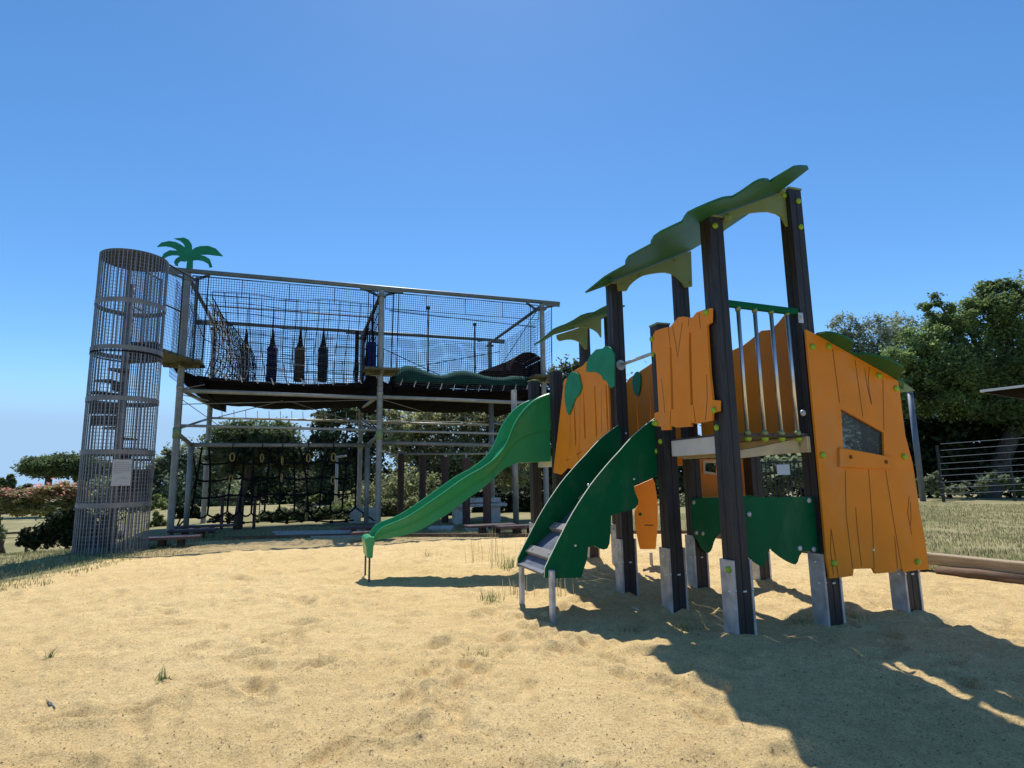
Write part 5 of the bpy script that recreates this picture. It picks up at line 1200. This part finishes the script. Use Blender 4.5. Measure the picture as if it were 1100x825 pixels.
# left
plant('tree', 'grey-green tree rising behind the front corner post at the left', 'tree', None, bx(190, 38), LB(38, [(175, 505, 18, 18), (200, 492, 20, 16), (222, 500, 20, 18), (165, 530, 20, 20), (200, 525, 30, 22), (230, 525, 26, 22), (185, 488, 9, 8), (150, 525, 26, 22), (120, 530, 26, 18)]), 20000, .11, 'greyleaf', 61, trunk=.2)
plant('shrub', 'bright bush beyond the cage tower on the dry field', 'shrub', None, bx(170, 30), LB(30, [(168, 540, 10, 8), (178, 545, 9, 7), (160, 548, 8, 8)]), 900, .10, 'shrub', 62)
plant('shrub', 'light green shrub at the foot of the cage tower on its right', 'shrub', None, bx(168, 17), LB(17, [(166, 562, 7, 10), (174, 566, 6, 8), (162, 572, 5, 6)]), 800, .06, 'shrub', 63)
plant('umbrella_pine', 'wide flat-topped umbrella pine against the sky at the left', 'tree', None, bx(52, 80), LB(80, [(40, 500, 18, 8), (62, 497, 22, 9), (85, 498, 20, 9), (55, 506, 26, 7), (92, 506, 18, 9), (110, 505, 16, 10), (30, 504, 8, 5)]), 26000, .17, 'pine', 64, trunk=.55, inner=.5, spread=.2)
plant('umbrella_pine', 'smaller dark pine partly hidden by the cage tower', 'tree', None, bx(108, 84), LB(84, [(100, 512, 16, 9), (115, 508, 16, 12), (95, 520, 12, 7)]), 4000, .28, 'pine', 65, trunk=.4, inner=.5)
plant('silk_tree', 'spreading young tree with a pink-topped canopy left of the cage tower', 'tree', None, bx(17, 19), LB(19, [(5, 533, 18, 7), (30, 534, 20, 7), (55, 530, 22, 8), (78, 526, 16, 8), (20, 544, 16, 8), (45, 545, 20, 8), (68, 546, 16, 10), (-20, 535, 24, 9), (82, 540, 12, 9)]), 9000, .055, 'bronze', 66, trunk=.07, extra=('pink', .55, .05, .55), up=.8)
P_ = bx(17, 19); z_ = gz(*P_); o = empty('tree_stake', (P_[0] - .15, P_[1] - .1, z_), 0, 'pair of brown stakes with crossbar tied to the pink-topped tree', 'stake')
b = MB(); b.bar((-.1, 0, -.1), (.12, 0, 1.1), .07, .07); b.bar((.75, .1, -.1), (.70, .1, 1.15), .06, .06); b.bar((.1, 0, .98), (.7, .1, 1.0), .03, .06); b.build('stake_frame', M['wood_red'], o)
plant('clipped_hedge', 'dark dense hedge left of the cage tower', 'hedge', None, bx(50, 15.4), LB(15.4, [(32, 578, 12, 11), (48, 576, 14, 13), (64, 570, 14, 18), (80, 570, 14, 20), (98, 572, 14, 18), (116, 572, 14, 16), (66, 558, 12, 9), (80, 553, 10, 8)]), 9000, .05, 'hedge', 67, inner=.6)
plant('bush', 'grey-green bush at the far left picture edge', 'shrub', None, bx(-4, 17), LB(17, [(-6, 575, 9, 12), (0, 560, 4, 5), (-14, 560, 12, 14)]), 900, .05, 'greyleaf', 68)
plant('bush', 'dark bush under the pink canopy at the left edge', 'shrub', None, bx(5, 34), LB(34, [(5, 540, 12, 10), (-12, 538, 14, 12), (24, 545, 10, 7)]), 2200, .12, 'darkleaf', 69)
for k, (px, py, h_, w_) in enumerate(((11.5, 524, 15, 3.4), (3, 526, 12, 5))):
    plant('cypress_tree', ('slender pointed cypress on the far skyline at the left', 'blunt dark cypress on the far skyline at the left edge')[k], 'tree', None, bx(px, 150), LB(150, [(px, py - h_ * .25, w_, h_ * .35), (px, py - h_ * .7, w_ * .6, h_ * .35)]), 900, .5, 'pine', 70 + k, trunk=.25)
tl = LB(170, [(x, 528 + random.uniform(-1.5, 2) - x * .012, 14, 5) for x in range(-60, 330, 14)])
r_ = lobes_points(tl, 9000, 88, inner=.5); v_, f_ = leaf_cloud(r_, .75, .4, 89); tag(raw_mesh('far_woodland', v_, f_, M['darkleaf']), 'distant dark line of woodland on the horizon', 'woodland', kind='stuff')

# grass
def blades(P, h, w, name, m, seed, lean=.5):
    r_ = np.random.default_rng(seed); n = len(P); a = r_.uniform(0, 2 * np.pi, n); hh_ = h * r_.uniform(.5, 1.3, n); ww = w * r_.uniform(.7, 1.3, n)
    d = np.c_[np.cos(a), np.sin(a), np.zeros(n)]; t = np.c_[-np.sin(a), np.cos(a), np.zeros(n)]; ln = (lean * r_.uniform(.1, 1.1, n) * hh_)[:, None]
    mid = P + d * ln * .35 + np.c_[np.zeros((n, 2)), hh_ * .6]; tip = P + d * ln + np.c_[np.zeros((n, 2)), hh_]
    v = np.stack([P - t * ww[:, None], P + t * ww[:, None], mid + t * ww[:, None] * .7, mid - t * ww[:, None] * .7, tip + t * ww[:, None] * .12, tip - t * ww[:, None] * .12], 1).reshape(-1, 3)
    i = np.arange(n) * 6; f = np.concatenate([np.c_[i, i + 1, i + 2, i + 3], np.c_[i + 3, i + 2, i + 4, i + 5]])
    return raw_mesh(name, v, f, m)
def scatter(n, th0, th1, r0, r1, seed, dens=None):
    r_ = np.random.default_rng(seed); th = np.radians(r_.uniform(th0, th1, n)); rr_ = np.sqrt(r_.uniform(r0 * r0, r1 * r1, n)); rr_ = r0 + (r1 - r0) * r_.random(n) ** 1.3
    x, y = rr_ * np.sin(th), rr_ * np.cos(th); ins = in_poly(x, y, SAND); d = edge_dist(x, y, SAND)
    cl = pnoise(x * 1.3, y * 1.3, 31) + .5 * pnoise(x * 4, y * 4, 32)
    keep = ((~ins) & (cl > -.35)) | (ins & (x < -2) & (d < .45 + .5 * cl) & (r_.random(n) < .35))
    x, y = x[keep], y[keep]
    return np.c_[x, y, ground_z(x, y) - .01]
PL = scatter(52000, -48, -24, 6.2, 16, 1); k_ = np.random.default_rng(1).random(len(PL)) < .5
PR = scatter(60000, 28, 50, 6, 24, 2); k2 = np.random.default_rng(2).random(len(PR)) < .42
PM = scatter(26000, -26, 18, 12.2, 16.5, 3); k3 = np.random.default_rng(3).random(len(PM)) < .4
tag(blades(np.concatenate([PL[k_], PR[k2], PM[k3]]), .055, .005, 'grass', M['grass'], 4), 'short green grass on the lawn round the sandpit', 'grass', kind='stuff')
tag(blades(np.concatenate([PL[~k_], PR[~k2], PM[~k3]]), .05, .0045, 'dry_grass', M['drygrass'], 5), 'straw-coloured dry grass mixed through the lawn', 'grass', kind='stuff')
# debris specks on the sand
r_ = np.random.default_rng(12); n = 15000; rr_ = 1.2 + 10 * r_.random(n) ** 1.5; th = np.radians(r_.uniform(-46, 46, n)); x, y = rr_ * np.sin(th), rr_ * np.cos(th); k_ = in_poly(x, y, SAND); x, y = x[k_], y[k_]
pts = np.c_[x, y, ground_z(x, y) + .003]; v_, f_ = leaf_cloud(pts, .0046, 1.2, 13, .5, .75); tag(raw_mesh('sand_debris', v_, f_, M['debris']), 'dark specks of bark and leaf litter strewn on the sand', 'debris', kind='stuff')

# single weeds and litter on the sand
def weed(px, py, kind, h, label, n=26, m='weed', spread=.06, name='weed', seed=0):
    P_ = G(px, py); z = gz(P_[0], P_[1]); r_ = np.random.default_rng(seed + int(px)); pp = np.c_[r_.normal(0, spread, n), r_.normal(0, spread, n), np.zeros(n)]
    o = blades(pp, h, .0035 if kind != 'leafy' else .0055, name, M[m], seed + int(px) + 3, lean={'tall': .25, 'flat': 2.2, 'leafy': 1.3, 'tuft': .9}[kind]); o.location = (P_[0], P_[1], z - .01); tag(o, label, 'weed' if name != 'dry_stems' else 'stems', 'weeds on the sand')
weed(528, 645, 'tuft', .10, 'green grass tuft on the sand left of the ramp legs', 70)
weed(545, 612, 'tuft', .16, 'green tuft with dry stems left of the ramp foot', 70)
weed(541, 606, 'tall', .42, 'tall thin straw stems standing left of the ramp', 22, 'drygrass', .16, 'dry_stems')
weed(516, 603, 'tall', .30, 'sparse straw stems on the sand under the slide', 10, 'drygrass', .14, 'dry_stems', 3)
weed(462, 597, 'tuft', .12, 'faint dry tuft on the sand below the slide', 26, 'drygrass', .10, 'weed', 4)
weed(515, 702, 'flat', .05, 'flat grey-green weed lying on open sand in front of the ramp', 34, 'weed', .05)
weed(176, 732, 'leafy', .06, 'small leafy seedling alone on the sand at lower left', 18, 'weed', .020)
weed(53, 709, 'leafy', .05, 'small green sprig on the sand at far left', 10, 'weed', .015)
weed(602, 642, 'tall', .22, 'pale stems beside the near ramp leg', 12, 'drygrass', .07, 'dry_stems', 5)
weed(683, 678, 'flat', .05, 'dark flat weed in the shade below the ramp side', 40, 'weed', .05)
weed(741, 673, 'flat', .06, 'dark flat weed in the shade by the front corner post, left', 44, 'weed', .06)
weed(862, 668, 'flat', .06, 'dark flat weed in the shade between the two tall front posts', 44, 'weed', .07)
weed(676, 637, 'flat', .05, 'flat weed at the foot of the ramp-top post', 30, 'weed', .06, 'weed', 6)
weed(922, 664, 'tuft', .05, 'low weed at the right of the front house post', 26, 'weed', .05)
weed(555, 640, 'tall', .16, 'straw stems in the slide shadow left of the far ramp leg', 26, 'drygrass', .12, 'dry_stems', 8)
P_ = G(55, 757); b = MB(); b.tube([(-.085, .075, .006), (0, .004, .010), (.062, -.055, .007)], [.003, .0055, .004], 7); o = b.build('stick', M['batten'], None, True); o.location = (P_[0], P_[1], gz(P_[0], P_[1])); tag(o, 'pale short stick lying on the sand at lower left', 'stick')
P_ = G(683, 655); b = MB(); b.tube([(-.02, .05, .008), (.02, -.05, .006)], [.007, .004], 6); o = b.build('twig', M['paleb'], None, True); o.location = (P_[0], P_[1], gz(P_[0], P_[1]) + .004); tag(o, 'thin pale twig in the shade under the ramp', 'twig')
# ------------------------------------------------------------------ LIGHT, SKY, CAMERA
SUN_EL, SUN_AZ = R(59), R(-1.3)      # azimuth from +Y towards +X
w = bpy.data.worlds.new('World'); S.world = w; w.use_nodes = True; nt = w.node_tree
bg = nt.nodes['Background']; sk = nt.nodes.new('ShaderNodeTexSky'); sk.sky_type = 'NISHITA'; sk.sun_disc = False
sk.sun_elevation = SUN_EL; sk.sun_rotation = SUN_AZ; sk.air_density = 1.05; sk.dust_density = .7; sk.ozone_density = 3.6; sk.altitude = 2400
hs_ = nt.nodes.new('ShaderNodeHueSaturation'); hs_.inputs['Saturation'].default_value = 1.19; hs_.inputs['Hue'].default_value = .4965
nt.links.new(sk.outputs[0], hs_.inputs['Color']); sr_ = nt.nodes.new('ShaderNodeSeparateColor'); nt.links.new(hs_.outputs[0], sr_.inputs[0])
mr_ = nt.nodes.new('ShaderNodeMapRange'); mr_.inputs['From Min'].default_value = 1.2; mr_.inputs['From Max'].default_value = 3.6; mr_.interpolation_type = 'SMOOTHERSTEP'; nt.links.new(sr_.outputs[0], mr_.inputs['Value'])
dk_ = nt.nodes.new('ShaderNodeMix'); dk_.data_type = 'RGBA'; dk_.inputs['B'].default_value = (2.3, 3.6, 5.25, 1)      # caps the over-bright low sky at a set pale blue
nt.links.new(mr_.outputs[0], dk_.inputs['Factor']); nt.links.new(hs_.outputs[0], dk_.inputs['A']); nt.links.new(dk_.outputs['Result'], bg.inputs[0]); bg.inputs[1].default_value = .146
sl_ = bpy.data.lights.new('sun', 'SUN'); sl_.energy = 4.5; sl_.angle = R(.53); sl_.color = (1, .965, .90)
so_ = bpy.data.objects.new('sun', sl_); COL.objects.link(so_)
dirv = -Vector((math.sin(SUN_AZ) * math.cos(SUN_EL), math.cos(SUN_AZ) * math.cos(SUN_EL), math.sin(SUN_EL)))
so_.rotation_euler = dirv.to_track_quat('-Z', 'Y').to_euler()
cd = bpy.data.cameras.new('camera'); co = bpy.data.objects.new('camera', cd); COL.objects.link(co)
cd.sensor_width = 36; cd.sensor_fit = 'HORIZONTAL'; cd.lens = F / 1100 * 36; cd.clip_end = 5000; cd.clip_start = .05
Mx = Matrix((Vector(RT), Vector(UP), -Vector(FWD))).transposed().to_4x4(); Mx.translation = Vector(CAM); co.matrix_world = Mx
S.camera = co
S.view_settings.view_transform = 'Standard'; S.view_settings.look = 'None'; S.view_settings.exposure = .26; S.view_settings.gamma = 1
S.cycles.max_bounces = 8
